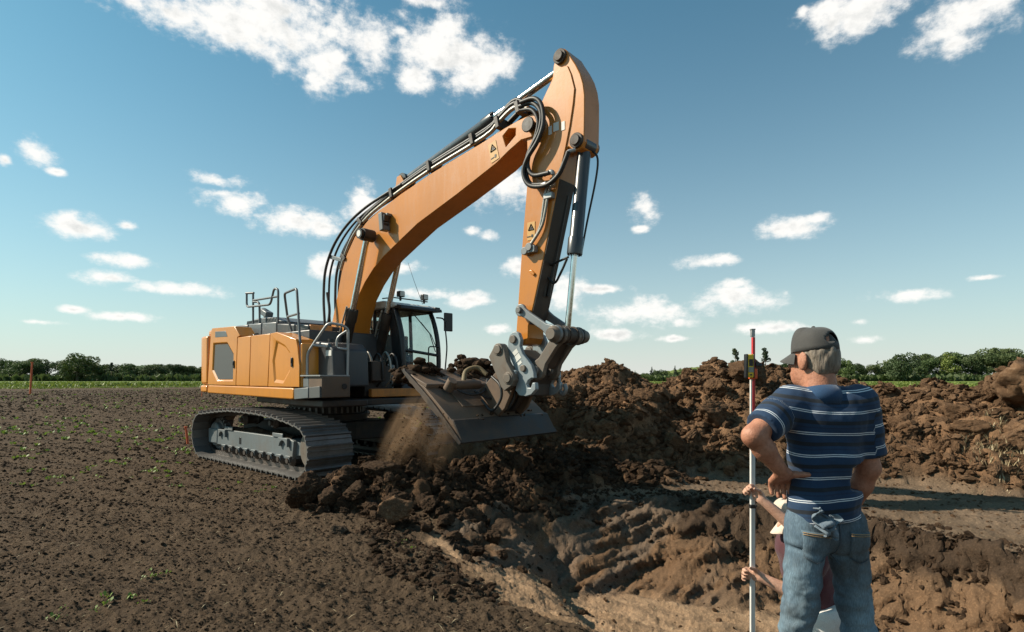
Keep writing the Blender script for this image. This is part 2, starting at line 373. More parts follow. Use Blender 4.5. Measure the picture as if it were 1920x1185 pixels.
def land(x, y, fine=True, colour=False):
    x = np.asarray(x, np.float64); y = np.asarray(y, np.float64); r = np.hypot(x, y)
    # wobble the outlines a little so that no rim is a clean curve
    wx = x + .16 * (fbm2(x * 1.7, y * 1.7, 3, 3) - .5) * 2; wy = y + .16 * (fbm2(x * 1.7 + 40, y * 1.7, 3, 5) - .5) * 2
    # level standing under the machine and where people stand
    lx = (x + 3.65) * .7547 - (y - 11.2) * .6561; ly = (x + 3.65) * .6561 + (y - 11.2) * .7547
    calm = sstep(0, .5, np.maximum(np.abs(lx) - 2.3, np.abs(ly) - 1.7)) * .85 + .15
    calm = calm * (sstep(.25, .6, np.hypot(x - 1.38, y - 2.42)) * .9 + .1)
    z = .10 * (fbm2(x * .22, y * .22, 3, 21) - .5) * calm
    near = r < 40
    pit = np.zeros(x.shape); heap = np.zeros(x.shape); pile = np.zeros(x.shape); wall = np.zeros(x.shape); bench = np.zeros(x.shape); rim = np.zeros(x.shape)
    m = (x > -5) & (x < 16) & (y > 1.5) & (y < 18)
    if m.any():
        a, b = wx[m], wy[m]
        ins = inside(a, b, NEAR_RIM + FAR_RIM[1:-1])
        dn, tn, _ = polyline_dist(a, b, NEAR_RIM); df, tf, _ = polyline_dist(a, b, FAR_RIM)
        wn = np.interp(x[m], [-1.2, .2, .9, 1.3], [3.0, 2.4, 1.1, .45]); wf = np.interp(x[m], [-1, 0, 1, 2, 3, 4.5], [1.2, 1.3, 1.55, 1.6, 1.1, .65])
        dep = np.interp(x[m], [-1.2, 0, 1.5], [.55, .70, .80])
        p = np.where(ins, np.clip(dn / wn, 0, 1) ** .9 * sstep(0, 1, df / wf) ** .75, 0)
        pit[m] = p
        wall[m] = np.where(ins & (df < wf * 1.05) & (dn > .5), 1.0, 0) * sstep(1.1, .85, df / wf)
        rim[m] = np.where(ins, np.minimum(dn, df), -np.minimum(dn, df))
        zz = -dep * p
        d, h, s = polyline_dist(a, b, CREST)
        wid = np.where(s < 0, 2.35, 3.2)
        hp = h * np.clip(1 - d / wid, 0, 1) ** .86
        hp = np.where(hp < .05, 0, hp); heap[m] = sstep(.03, .25, hp)
        pl = np.zeros(a.shape)
        for (cx, cy, ph, rx, ry) in PILES:
            pl = np.maximum(pl, ph * np.exp(-(((a - cx) / rx) ** 2 + ((b - cy) / ry) ** 2)) * 1.06 - .03)
        pl = np.maximum(pl, 0); pile[m] = sstep(.02, .12, pl)
        bench[m] = np.where(~ins & (df < 3.2) & (b > 4.2) & (a > .8), 1, 0) * (1 - heap[m])
        z[m] += zz + np.maximum(hp, pl)
    loose = np.maximum(heap, pile)
    q = near & (loose > .01)
    if q.any():
        a, b = x[q], y[q]; L = loose[q]
        lump = (fbm2(a * 1.5, b * 1.5, 4, 31) - .5) * .52
        w1, c1 = worley2(a / .42, b / .42, 51); w2, c2 = worley2(a / .17, b / .17, 61)
        z[q] += L * (lump + np.clip(1 - w1 * w1 * 1.3, 0, 1) * (.05 + .15 * c1) + np.clip(1 - w2 * w2 * 1.3, 0, 1) * (.02 + .055 * c2) - .10)
    q = near & (wall > .01)
    if q.any():
        a, b = x[q], y[q]
        # spade and tooth marks run slantwise down the face
        u = a * .62 + b * .78; t = a * .78 - b * .62
        sm = fbm2(u * 2.0 + 5, t * 7.5, 4, 71, .55, True) - .5
        z[q] += wall[q] * (sm * .10 + (fbm2(a * 3, b * 3, 4, 81) - .5) * .16)
    q = near & (pit > .04) & (wall < .6)
    if q.any():
        a, b = x[q], y[q]; k = sstep(.04, .2, pit[q]) * (1 - wall[q])
        u = a * .55 + b * .83; t = a * .83 - b * .55
        z[q] += k * ((fbm2(t * 1.3, u * 7.5, 5, 91, .62, True) - .55) * .14 + (fbm2(a * 2.5, b * 2.5, 3, 95) - .5) * .10)
    if fine:
        qn = r < 75
        a, b = x[qn], y[qn]
        fl = (1 - np.clip(pit[qn] * 1.4, 0, .82)) * (1 - .15 * bench[qn])
        w1, c1 = worley2(a / .125, b / .125, 101); w2, c2 = worley2(a / .052, b / .052, 111)
        k1 = np.clip(1 - w1 * w1 * 1.6, 0, 1) * np.clip(c1 - .6, 0, 1) * .040
        k2 = np.clip(1 - w2 * w2 * 1.6, 0, 1) * np.clip(c2 - .2, 0, 1) * .026
        row = (a * .45 + b * .89) / .62 + 1.2 * fbm2(a * .3, b * .3, 2, 125)
        base = .020 * np.sin(row * 6.283) * (1 - pit[qn]) + (fbm2(a * .9, b * .9, 3, 121) - .5) * .07 + (fbm2(a * 3.4, b * 3.4, 4, 131, .55) - .5) * .045
        z[qn] += fl * calm[qn] * (base + k1 + k2) + (fbm2(a * 17, b * 17, 3, 141, .6) - .5) * .026 * (.4 + .6 * fl)
    if not colour: return z
    col = np.empty(x.shape + (3,)); col[:] = FIELD_C
    def lay(w, c): 
        nonlocal col
        w = np.clip(w, 0, 1)[..., None]; col = col * (1 - w) + c * w
    jit = (fbm2(x * 2.2, y * 2.2, 4, 151) - .5)
    lay(bench * np.clip(.85 + jit * 1.4, 0, 1), BENCH_C)
    lay(sstep(.02, .22, pit + jit * .12), CLAY_C)
    u = x * .55 + y * .83; t = x * .83 - y * .55; lay(sstep(.05, .2, pit) * sstep(.50, .62, fbm2(t * 1.1 + 9, u * 4.5, 4, 97, .6)) * .6, CLAY_C * .55); lay(sstep(.05, .2, pit) * sstep(.56, .66, fbm2(t * 1.6 + 2, u * 5.5, 4, 99, .6)) * .5, CLAY_C * 1.5)
    # dark topsoil in the upper part of the cut, grey clay smears below
    lay(wall * sstep(.62, .30, pit + jit * .5), HUMUS_C)
    lay(wall * sstep(.30, .55, pit + jit * .4) * .85, HEAP_C * .62)
    u = x * .62 + y * .78; t = x * .78 - y * .62
    lay(wall * sstep(.52, .62, fbm2(u * 1.3 + 3, t * 4.2, 4, 161)) * sstep(2.9, 1.6, x) * .9, GLEY_C * 1.25)
    hv = np.clip(.5 + (fbm2(x * 1.1, y * 1.1, 4, 171) - .5) * 3.2, 0, 1)[..., None]
    hc = (HEAP_C * .5) * (1 - hv) + (HEAP_C * .95) * hv
    w = np.clip(heap, 0, 1)[..., None]; col = col * (1 - w) + hc * w
    w = np.clip(pile, 0, 1)[..., None] * (1 - np.clip(heap, 0, 1)[..., None]); col = col * (1 - w) + (hc * .62) * w
    return z, col, dict(pit=pit, heap=heap, pile=pile, wall=wall, bench=bench, rim=rim)

def soil_material():
    t = NT('soil'); c = t.attr('soil', 'Color')
    n0 = t.noise(1.1, 5, .6); n1 = t.noise(7.0, 6, .65, off=3); n2 = t.noise(45., 5, .65, off=7); n3 = t.noise(190., 3, .6, off=2)
    k = t.math('MULTIPLY_ADD', n1, 1.3, .32); c = t.mix(1.0, c, t.ramp(k, [(0.2, (.42, .40, .38)), (.9, (1.42, 1.42, 1.42))]), 'MULTIPLY')
    # dry crumbs are paler than the damp soil between them
    c = t.mix(t.ramp(n2, [(.50, 0.0), (.74, .62)]), c, t.mix(1.0, c, (2.3, 2.2, 2.1), 'MULTIPLY'))
    c = t.mix(t.ramp(n0, [(.35, .35), (.65, 0.0)]), c, t.mix(1.0, c, (.58, .55, .52), 'MULTIPLY'))
    t.set(Base_Color=c, Roughness=.97); t.b.inputs['Specular IOR Level'].default_value = .12
    t.bump(t.math('ADD', t.math('ADD', t.math('MULTIPLY', n2, .8), t.math('MULTIPLY', t.noise(16., 6, .7, off=11), 1.6)), t.math('MULTIPLY', n3, .35)), .85, .022)
    return t.m
MT['soil'] = soil_material()
def clod_material(name, col, dark, pale):
    t = NT(name); n1 = t.noise(3.2, 6, .65); n2 = t.noise(16., 6, .68, off=5); n3 = t.noise(85., 4, .6, off=8)
    oi = t.n.new('ShaderNodeObjectInfo')
    c = t.mix(t.ramp(n1, [(.34, 0.0), (.66, 1.0)]), dark, col); c = t.mix(t.ramp(n2, [(.5, 0.0), (.72, .75)]), c, pale)
    c = t.mix(1.0, c, t.ramp(oi.outputs['Random'], [(0, (.62, .60, .58)), (1, (1.2, 1.2, 1.2))]), 'MULTIPLY')
    t.set(Base_Color=c, Roughness=.96); t.b.inputs['Specular IOR Level'].default_value = .12
    t.bump(t.math('ADD', t.math('MULTIPLY', n2, 1.0), t.math('MULTIPLY', n3, .35)), .8, .02)
    return t.m
MT['clod_heap'] = clod_material('clod_earth', (.165, .096, .053), (.075, .044, .026), (.265, .175, .108))
MT['clod_field'] = clod_material('clod_topsoil', (.084, .058, .038), (.046, .032, .021), (.175, .128, .088))
MT['clod_dark'] = clod_material('clod_damp', (.074, .045, .027), (.032, .020, .013), (.150, .097, .058))

def build_ground():
    th = np.concatenate([np.linspace(-180, -54, 36, endpoint=False), np.linspace(-54, 54, 800), np.linspace(54, 180, 36)[1:-1]])
    rr = np.concatenate([np.geomspace(.4, 2.3, 14, endpoint=False), np.geomspace(2.3, 60, 690, endpoint=False), np.geomspace(60, 160, 60, endpoint=False), np.geomspace(160, 6000, 22)])
    T, Q = np.meshgrid(np.radians(th), rr); X = Q * np.sin(T); Y = Q * np.cos(T)
    z, col, zz = land(X.ravel(), Y.ravel(), True, True)
    nr, nt_ = X.shape; V = np.stack([X.ravel(), Y.ravel(), z], 1)
    # crumbling faces overhang: push loose soil about in all three directions
    w = np.maximum(np.maximum(zz['heap'], zz['pile']) * .6, zz['wall'] * .55 * (1 - .7 * scraped(V[:, 0]))); q = np.where((w > .02) & (np.hypot(V[:, 0], V[:, 1]) < 25))[0]
    P = V[q].copy()
    # slabs left by the bucket: slanting ridges that stand out from the cut face
    al = P[:, 0] * .80 - P[:, 1] * .60; wl = zz['wall'][q]; sl = fbm2(al * 1.1 + P[:, 2] * 1.5, P[:, 2] * 5.5 - al * 2.4, 5, 260, .58, True) - .55
    for ax, k in ((0, -.50), (1, -.78), (2, .25)): V[q, ax] += wl * sl * k * (.20 + .20 * scraped(P[:, 0]))
    for fr_, am in ((2.3, .13), (6.5, .12), (15., .06), (34., .03)):
        for ax in range(3):
            nz = fbm3(P[:, 0] * fr_ + 11 * ax, P[:, 1] * fr_, P[:, 2] * fr_ - 7 * ax, 2, 200 + ax); nz = nz - .5
            V[q, ax] += w[q] * am * 2 * nz
    V = np.concatenate([V, [[0, 0, float(land(np.array([0.]), np.array([0.1]))[0])]]]); col = np.concatenate([col, [FIELD_C]])
    # beyond the ploughed field the land is green meadow
    rad = np.hypot(V[:, 0], V[:, 1]); g = sstep(118, 128, rad + 6 * (fbm2(V[:, 0] * .08, V[:, 1] * .08, 3, 9) - .5))[:, None]
    col = col * (1 - g) + np.array((.085, .115, .025)) * g
    i = np.arange(nr - 1)[:, None] * nt_; j = np.arange(nt_)[None, :]; j2 = (j + 1) % nt_
    Fq = np.stack([i + j, i + j2, i + nt_ + j2, i + nt_ + j], -1).reshape(-1, 4)
    Fq = Fq[:, ::-1]
    me = mesh_np('ground', V, Fq)
    # close the middle
    bm = bmesh.new(); bm.from_mesh(me); bm.verts.ensure_lookup_table(); c = bm.verts[len(V) - 1]
    for k in range(nt_): 
        try: bm.faces.new((bm.verts[k], c, bm.verts[(k + 1) % nt_])).smooth = True
        except ValueError: pass
    bm.to_mesh(me); bm.free()
    cattr(me, 'soil', col)
    o = link('ground', me, MT['soil']); tag(o, 'brown ploughed field with a dug pit and heaped earth', 'ground', kind='structure')
    return o
build_ground()
def ground_z(x, y):
    return float(land(np.array([float(x)]), np.array([float(y)]))[0])

# ------------------------------------------------------------------ machine materials
MT['orange'] = painted('orange_paint', (.58, .215, .014), (.27, .115, .028), .36, .34, .40, scale=1.6, fine=.10)
MT['orange_worn'] = painted('orange_paint_worn', (.62, .23, .038), (.15, .085, .045), .62, .42, .2, scale=2.4, chip=(.10, .06, .04))
MT['boom_paint'] = painted('boom_paint', (.53, .190, .020), (.27, .100, .022), .46, .34, .30, scale=1.5, fine=.30)
MT['grey_dark'] = painted('dark_grey_paint', (.040, .042, .045), (.11, .085, .065), .45, .42, scale=2.5)
MT['grey_deck'] = painted('deck_grey_paint', (.115, .125, .130), (.16, .125, .095), .40, .40, scale=2.5)
MT['black'] = painted('black_paint', (.014, .014, .015), (.07, .05, .035), .40, .40, scale=3)
MT['black_steel'] = painted('muddy_black_steel', (.024, .020, .017), (.080, .053, .035), .75, .5, scale=3)
MT['cylinder'] = painted('cylinder_paint', (.030, .035, .040), (.09, .07, .05), .30, .34, .3, scale=2)
MT['frame_grey'] = painted('frame_grey_paint', (.135, .155, .160), (.105, .072, .048), .55, .45, scale=2.2, chip=(.07, .05, .04))
MT['rail'] = painted('rail_paint', (.105, .125, .135), (.14, .10, .07), .35, .45, scale=4)
MT['rail_bare'] = painted('galvanised_rail', (.36, .36, .35), (.15, .11, .08), .40, .42, metal=.5, scale=4)
MT['track_steel'] = painted('track_steel', (.20, .19, .18), (.125, .085, .055), .55, .42, metal=.55, scale=5, fine=.3)
MT['link_steel'] = painted('link_steel', (.21, .225, .23), (.12, .075, .045), .50, .42, metal=.35, scale=5, chip=(.16, .07, .03))
MT['coupler'] = painted('coupler_grey', (.26, .30, .315), (.13, .095, .065), .46, .42, metal=.15, scale=5, chip=(.12, .09, .07))
MT['bucket_steel'] = painted('bucket_steel', (.125, .084, .056), (.165, .102, .060), .62, .55, metal=.05, scale=5, chip=(.045, .030, .022), fine=.4)
MT['rusty'] = painted('rusty_plate', (.16, .135, .11), (.10, .062, .038), .6, .5, metal=.2, scale=5, chip=(.18, .075, .03))
MT['white'] = painted('white_panel', (.62, .62, .58), (.20, .15, .10), .42, .5, scale=3)
MT['sticker'] = painted('sticker', (.66, .65, .60), (.3, .25, .2), .3, .5, scale=9)
MT['yellow'] = painted('yellow_label', (.56, .30, .07), (.3, .2, .1), .3, .5, scale=9)
def plain(name, col, rough=.5, metal=0.0, **k):
    t = NT(name); n = t.noise(22, 4); t.set(Base_Color=t.mix(t.ramp(n, [(.3, 0.0), (.7, 1.0)]), tuple(c * .82 for c in col), tuple(min(1, c * 1.12) for c in col)), Roughness=t.math('MULTIPLY_ADD', n, .2, max(0.02, rough - .1)), Metallic=metal)
    for q, v in k.items(): t.b.inputs[q.replace('_', ' ')].default_value = v
    return t.m
MT['chrome'] = plain('chrome', (.72, .72, .70), .16, 1.0)
MT['pipe'] = plain('zinc_pipe', (.33, .31, .27), .40, .6)
MT['rubber'] = plain('rubber_hose', (.020, .019, .018), .50)
MT['sleeve'] = plain('hose_sleeve', (.16, .12, .06), .7)
MT['lens'] = plain('lamp_lens', (.55, .56, .52), .15)
MT['seat'] = plain('seat_cloth', (.03, .03, .032), .8)
def glass_material():
    t = NT('glass'); t.set(Base_Color=(.80, .88, .86), Roughness=.04); tr = t.n.new('ShaderNodeBsdfTransparent'); tr.inputs[0].default_value = (.80, .87, .85, 1)
    df = t.n.new('ShaderNodeBsdfDiffuse'); df.inputs[0].default_value = (.30, .25, .19, 1)
    gl = t.n.new('ShaderNodeBsdfGlossy'); gl.inputs['Roughness'].default_value = .05; fr = t.n.new('ShaderNodeFresnel'); fr.inputs[0].default_value = 1.5
    m1 = t.n.new('ShaderNodeMixShader'); t.l(fr.outputs[0], m1.inputs[0]); t.l(tr.outputs[0], m1.inputs[1]); t.l(gl.outputs[0], m1.inputs[2])
    m2 = t.n.new('ShaderNodeMixShader'); t.l(t.math('MULTIPLY', t.ramp(t.noise(5, 8, .75), [(.42, .03), (.75, .55)]), t.attr('dirty')), m2.inputs[0]); t.l(m1.outputs[0], m2.inputs[1]); t.l(df.outputs[0], m2.inputs[2])
    t.l(m2.outputs[0], t.out.inputs['Surface']); return t.m
MT['glass'] = glass_material()
def grille_material():
    t = NT('perforated_grille'); mp = t.n.new('ShaderNodeMapping'); t.l(t.co.outputs['Object'], mp.inputs[0]); mp.inputs['Scale'].default_value = (70, 70, 70)
    v = t.n.new('ShaderNodeTexVoronoi'); v.inputs['Randomness'].default_value = 0; t.l(mp.outputs[0], v.inputs['Vector'])
    t.set(Base_Color=t.mix(t.ramp(v.outputs['Distance'], [(.30, 0.0), (.38, 1.0)]), (.012, .012, .012), (.085, .088, .085)), Roughness=.55); return t.m
MT['grille'] = grille_material()

# ------------------------------------------------------------------ the excavator (x forward, y to its left, z up)
EX = empty('excavator', (-3.65, 11.2, 0.0), R(-41))
tag(EX, 'orange crawler excavator lifting a grading bucket of soil', 'excavator')
def part(name, mb, mat, parent=EX, bevel=0.0, seg=2): return mb.build(name, MT[mat] if isinstance(mat, str) else mat, parent, bevel, seg)
def recessed(prof, hole, y_out, y_in, depth, shrink):
    """a plate whose outer face (at y_out) carries a chamfered hollow"""
    if poly_area(prof) < 0: prof = prof[::-1]
    if poly_area(hole) < 0: hole = hole[::-1]
    sg = 1 if y_in > y_out else -1
    cx = sum(p[0] for p in hole) / len(hole); cz = sum(p[1] for p in hole) / len(hole)
    inner = [(cx + (p[0] - cx) * shrink, cz + (p[1] - cz) * shrink) for p in hole]
    bm = bmesh.new()
    o = [bm.verts.new((x, y_out, z)) for x, z in prof]; h = [bm.verts.new((x, y_out, z)) for x, z in hole]
    i = [bm.verts.new((x, y_out + sg * depth, z)) for x, z in inner]; b = [bm.verts.new((x, y_in, z)) for x, z in prof]
    ed = [bm.edges.new((q[k], q[(k + 1) % len(q)])) for q in (o, h) for k in range(len(q))]
    bmesh.ops.triangle_fill(bm, use_beauty=True, use_dissolve=False, edges=ed)
    n = len(h)
    for k in range(n): bm.faces.new((h[k], h[(k + 1) % n], i[(k + 1) % n], i[k]))
    bm.faces.new(i); n = len(o)
    for k in range(n): bm.faces.new((o[k], o[(k + 1) % n], b[(k + 1) % n], b[k]))
    bm.faces.new(b); bmesh.ops.recalc_face_normals(bm, faces=bm.faces)
    bm.verts.index_update(); m = MB(); m.add([tuple(v.co) for v in bm.verts], [tuple(v.index for v in f.verts) for f in bm.faces]); bm.free()
    return m, inner

# --- crawler tracks
def track_path():
    p = []
    p += arc((-1.98, .475), .465, 90, 262, 22)
    p += [(-1.6, .012), (-.8, .01), (0, .01), (.8, .01), (1.4, .01)]
    p += arc((1.72, .45), .44, -90, 78, 20)
    p += [(1.45, .945), (1.0, 1.0), (.4, 1.035), (-.2, 1.045), (-.7, 1.045), (-1.3, 1.005)]
    P = np.array(p + [p[0]]); d = np.r_[0, np.cumsum(np.hypot(*np.diff(P, axis=0).T))]
    n = 54; s = np.arange(n) * d[-1] / n
    x = np.interp(s, d, P[:, 0]); z = np.interp(s, d, P[:, 1])
    x2 = np.interp((s + .06) % d[-1], d, P[:, 0]); z2 = np.interp((s + .06) % d[-1], d, P[:, 1])
    x1 = np.interp((s - .06) % d[-1], d, P[:, 0]); z1 = np.interp((s - .06) % d[-1], d, P[:, 1])
    return x, z, x2 - x1, z2 - z1, d[-1] / n
TX, TZ, TDX, TDZ, PITCH = track_path()
def shoe_mesh():
    hp = PITCH * .485
    prof = [(-hp, .004), (-hp, -.014), (hp * .96, -.030), (hp * 1.04, -.026), (hp * 1.04, -.012), (hp * .62, -.010), (hp * .2, -.004), (hp * .14, .012), (-.004, .012), (-hp * .1, -.002), (-hp * .55, .002), (-hp * .62, .038), (-hp * .82, .042), (-hp * .9, .006)]
    m = MB().prism(prof, -.40, .40)
    o = m.build('shoe', MT['track_steel'], None); me = o.data; bpy.data.objects.remove(o); return me
SHOE = shoe_mesh()
def roller_mesh(r, w, hub):
    m = MB()
    m.tube([(0, -w, 0), (0, -w * .62, 0), (0, -w * .55, 0), (0, w * .55, 0), (0, w * .62, 0), (0, w, 0)], [r * .72, r, r * .8, r * .8, r, r * .72], 20)
    m.cyl((0, -w - hub, 0), (0, w + hub, 0), r * .42, 12)
    o = m.build('roller', MT['black_steel'], None); me = o.data; bpy.data.objects.remove(o); return me
ROLLER = roller_mesh(.105, .17, .05)
def build_track(s):
    vc = s * 1.2; vo = s * 1.36
    m = MB(); lo, hi = sorted((s * 1.02, vo))
    m.prism([(-1.76, .29), (-1.72, .56), (-1.5, .60), (1.1, .60), (1.27, .56), (1.22, .25), (1.0, .25)], lo, hi)
    m.prism([(1.1, .30), (1.75, .36), (1.75, .54), (1.1, .55)], s * 1.06 if s > 0 else s * 1.30, s * 1.30 if s > 0 else s * 1.06)
    m.box((-1.2, s * 1.37, .63), (.36, .02, .07)); m.box((.75, s * 1.37, .63), (.36, .02, .07))
    fr = part('crawler_track', m, 'frame_grey', EX, .012)
    fr['label'] = 'crawler track nearer the camera' if s < 0 else 'crawler track on the cab side'
    for k in range(len(TX)):
        o = link('shoe', SHOE, None, fr); t = math.atan2(TDZ[k], TDX[k])
        o.location = (TX[k], vc, TZ[k]); o.rotation_euler = (0, -t + math.pi, 0)
        nx, nz = TDZ[k], -TDX[k]; nl = math.hypot(nx, nz); o.location.x -= nx / nl * .034; o.location.z -= nz / nl * .034
    m = MB()
    for yy in (vc - .075, vc + .075):
        ring_o = []; ring_i = []
        for k in range(len(TX)):
            nx, nz = TDZ[k], -TDX[k]; nl = math.hypot(nx, nz)
            ring_o.append((TX[k] - nx / nl * .055, TZ[k] - nz / nl * .055)); ring_i.append((TX[k] - nx / nl * .13, TZ[k] - nz / nl * .13))
        n = len(ring_o)
        vs = [(a, yy - .028, b) for a, b in ring_o] + [(a, yy - .028, b) for a, b in ring_i] + [(a, yy + .028, b) for a, b in ring_o] + [(a, yy + .028, b) for a, b in ring_i]
        fs = []
        for k in range(n):
            q = (k + 1) % n; fs += [(k, q, n + q, n + k), (2 * n + k, 3 * n + k, 3 * n + q, 2 * n + q), (k, 2 * n + k, 2 * n + q, q), (n + k, n + q, 3 * n + q, 3 * n + k)]
        m.add(vs, fs)
    part('link_chain', m, 'black_steel', fr)
    for k in range(9):
        o = link('roller', ROLLER, MT['black_steel'], fr); o.location = (-1.38 + k * .315, vc, .235)
        b = MB().box((-1.38 + k * .315, s * 1.385, .255), (.10, .03, .09)).box((-1.38 + k * .315, s * 1.385, .30), (.17, .035, .03)); part('roller_bracket', b, 'frame_grey', fr, .008)
    for uu in (-.62, .55):
        o = link('carrier_roller', ROLLER, None, fr); o.location = (uu, vc, .83)
    m = MB().tube([(1.72, vc - .13, .45), (1.72, vc - .10, .45), (1.72, vc - .04, .45), (1.72, vc + .04, .45), (1.72, vc + .10, .45), (1.72, vc + .13, .45)], [.30, .315, .35, .35, .315, .30], 36)
    m.cyl((1.72, vc - .18, .45), (1.72, vc + .18, .45), .10, 18); part('idler', m, 'rusty', fr)
    m = MB().cyl((-1.98, vc - .05, .475), (-1.98, vc + .05, .475), .30, 32)
    for k in range(21):
        a = 2 * math.pi * k / 21; m.box((-1.98 + .325 * math.cos(a), vc, .475 + .325 * math.sin(a)), (.075, .06, .05), Matrix.Rotation(-a, 3, 'Y'))
    part('sprocket', m, 'track_steel', fr)
    m = MB().cyl((-1.98, s * 1.06, .475), (-1.98, s * 1.33, .475), .235, 28).box((-1.96, s * 1.30, .44), (.44, .14, .30)); part('final_drive', m, 'frame_grey', fr, .03)
    # arched steps bolted to the frame
    for uu in (-1.45, .98):
        pr = [(uu - .16, .60), (uu - .16, .46)] + arc((uu, .44), .12, 172, 8, 9) + [(uu + .16, .46), (uu + .16, .60)]
        part('step', MB().prism(pr, s * 1.362, s * 1.41), 'frame_grey', fr, .006)
    part('slot', MB().box((-.72, s * 1.361, .43), (.085, .012, .13)), 'black', fr, .02)
    return fr
NEAR_TRACK = build_track(-1); build_track(1)
m = MB().prism_xy([(-1.1, -1.05), (-.45, -.75), (.45, -.75), (1.1, -1.05), (1.3, -1.05), (1.0, 0), (1.3, 1.05), (1.1, 1.05), (.45, .75), (-.45, .75), (-1.1, 1.05), (-1.3, 1.05), (-1.0, 0), (-1.3, -1.05)], .46, .80)
m.cyl((0, 0, .78), (0, 0, .93), .78, 40); part('undercarriage', m, 'black_steel', EX, .02)
m = MB().cyl((0, 0, .90), (0, 0, 1.13), .70, 48)
sr = part('swing_ring', m, 'black_steel')
for k in range(40):
    a = 2 * math.pi * k / 40; part('ring_bolt', MB().box((.715 * math.cos(a), .715 * math.sin(a), 1.0), (.05, .04, .11), Matrix.Rotation(a, 3, 'Z')), 'track_steel', sr, .004)

# --- upper body
m = MB().prism_xy([(-.95, -.95), (.9, -1.2), (2.05, -1.30), (2.10, -.5), (1.95, -.42), (1.95, 1.20), (-.95, .95)], 1.14, 1.25); part('main_frame', m, 'black_steel', EX, .02)
part('side_skirt', MB().prism([(-2.085, 1.315), (-2.05, 1.30), (1.30, 1.252), (1.385, 1.262), (1.385, 1.425), (1.34, 1.44), (-2.035, 1.462)], -1.425, -1.26), 'orange', EX, .022, 3)
def cw_outline(w, tail, r):
    pts = [(-2.10, -w)] + [(-2.10 - (tail - 2.10) * math.sin(R(a)) ** .62, -w * (math.cos(R(a)) ** .42)) for a in (8, 18, 30, 44, 58, 70, 80)] + [(-tail, 0)]
    return pts + [(x, -y) for x, y in pts[-2::-1]]
cw = MB().prism_xy(cw_outline(1.42, 2.86, .5), 1.47, 2.46)
part('counterweight', cw, 'orange', EX, .05, 3)
part('counterweight_base', MB().prism_xy(cw_outline(1.43, 2.88, .5), 1.315, 1.455), 'orange', EX, .03, 3)
top = cw_outline(1.30, 2.70, .5)
part('counterweight_cap', MB().prism_xy(top, 2.455, 2.595), 'orange', EX, .05, 3)
V0, V1 = -1.42, -1.10
d1 = [(-2.075, 1.472), (-1.92, 2.50), (-1.86, 2.595), (-.83, 2.575), (-.60, 2.385), (-.705, 2.362), (-.775, 1.462)]
g1 = [(-1.80, 2.30), (-1.15, 2.29), (-.865, 2.06), (-.90, 1.545), (-1.63, 1.54), (-1.87, 1.75)]
mb, inner = recessed(d1, g1, V0, V1, .035, .90)
dr = part('engine_door', mb, 'orange', EX, .008)
part('vent_grille', MB().prism(inner, V0 + .022, V0 + .05), 'grille', dr)
w2 = [(-1.70, 2.52), (-1.21, 2.505), (-1.13, 2.395), (-1.70, 2.405)]
part('small_window', MB().prism(w2, V0 - .004, V0 + .03), 'grey_deck', dr, .004)
part('latch', MB().box((-.845, V0 - .004, 1.86), (.05, .03, .14)).box((-.845, V0 - .018, 1.88), (.022, .02, .07)), 'black', dr, .006)
part('engine_door', MB().prism([(-.765, 1.462), (-.694, 2.36), (-.157, 2.362), (-.219, 1.458)], V0, V1), 'orange', EX, .012)
part('engine_door', MB().prism([(-.208, 1.458), (-.146, 2.362), (.575, 2.366), (.49, 1.455)], V0, V1), 'orange', EX, .012)
d4 = [(.502, 1.455), (.586, 2.366), (.80, 2.378), (1.447, 2.231), (1.50, 2.12), (1.561, 1.803), (1.561, 1.455)]
mb, inner = recessed(d4, [(.80, 2.245), (1.10, 2.15), (1.26, 2.03), (1.26, 1.72), (1.03, 1.51), (.72, 1.53), (.66, 1.9)], V0, V1, .022, .86)
dr = part('engine_door', mb, 'orange', EX, .008)
part('latch', MB().box((1.335, V0 - .004, 1.86), (.05, .03, .15)).box((1.335, V0 - .018, 1.88), (.022, .02, .07)), 'black', dr, .006)
# cheek in front of the doors, in orange, and the fill between the two sides
part('front_cheek', MB().prism_xy([(1.562, -1.40), (1.60, -1.38), (1.66, -1.20), (1.66, -1.12), (1.562, -1.12)], 1.458, 2.16), 'orange', EX, .012)
part('engine_bay', MB().box((-.30, -.02, 1.87), (3.1, 2.1, 1.10)), 'grey_dark', EX, .02)
part('engine_door', MB().prism([(-2.0, 1.46), (-1.9, 2.45), (.35, 2.36), (.45, 1.46)], 1.10, 1.40), 'orange', EX, .012)
part('orange_box', MB().box((.62, -.78, 2.42), (1.05, .42, .19)), 'orange_worn', EX, .015)
for a, b, zt in ((-1.70, -1.17, 2.665), (-1.155, -.60, 2.66), (-.585, .0, 2.645)):
    part('hood_panel', MB().prism([(a, 2.40), (a + .02, zt), (b - .01, zt - .01), (b, 2.40)], -1.02, .95), 'grey_deck', EX, .02)
part('hood_panel', MB().prism([(.02, 2.40), (.02, 2.60), (.30, 2.58), (1.12, 2.51), (1.13, 2.42)], -1.02, -.35), 'grey_dark', EX, .02)
hp_ = MB().prism([(-1.34, 2.42), (-1.28, 2.46), (-.62, 2.43), (-.55, 2.38), (-.80, 2.37)], -1.16, -1.02); part('hood_hinge', hp_, 'black', EX, .01)
dome = [(-1.72, 2.66), (-1.55, 2.73), (-1.2, 2.785), (-.75, 2.79), (-.35, 2.76), (-.12, 2.66)]
hd = part('engine_hood', MB().prism(dome, -.86, .55), 'grey_deck', EX, .03, 3)
for k in range(10):
    part('louvre', MB().prism([(-1.56 + k * .055, 2.70 + .012 * min(k, 5) / 5), (-1.535 + k * .055, 2.70), (-1.52 + k * .055, 2.755), (-1.545 + k * .055, 2.755)], -.866, -.855), 'black', hd)
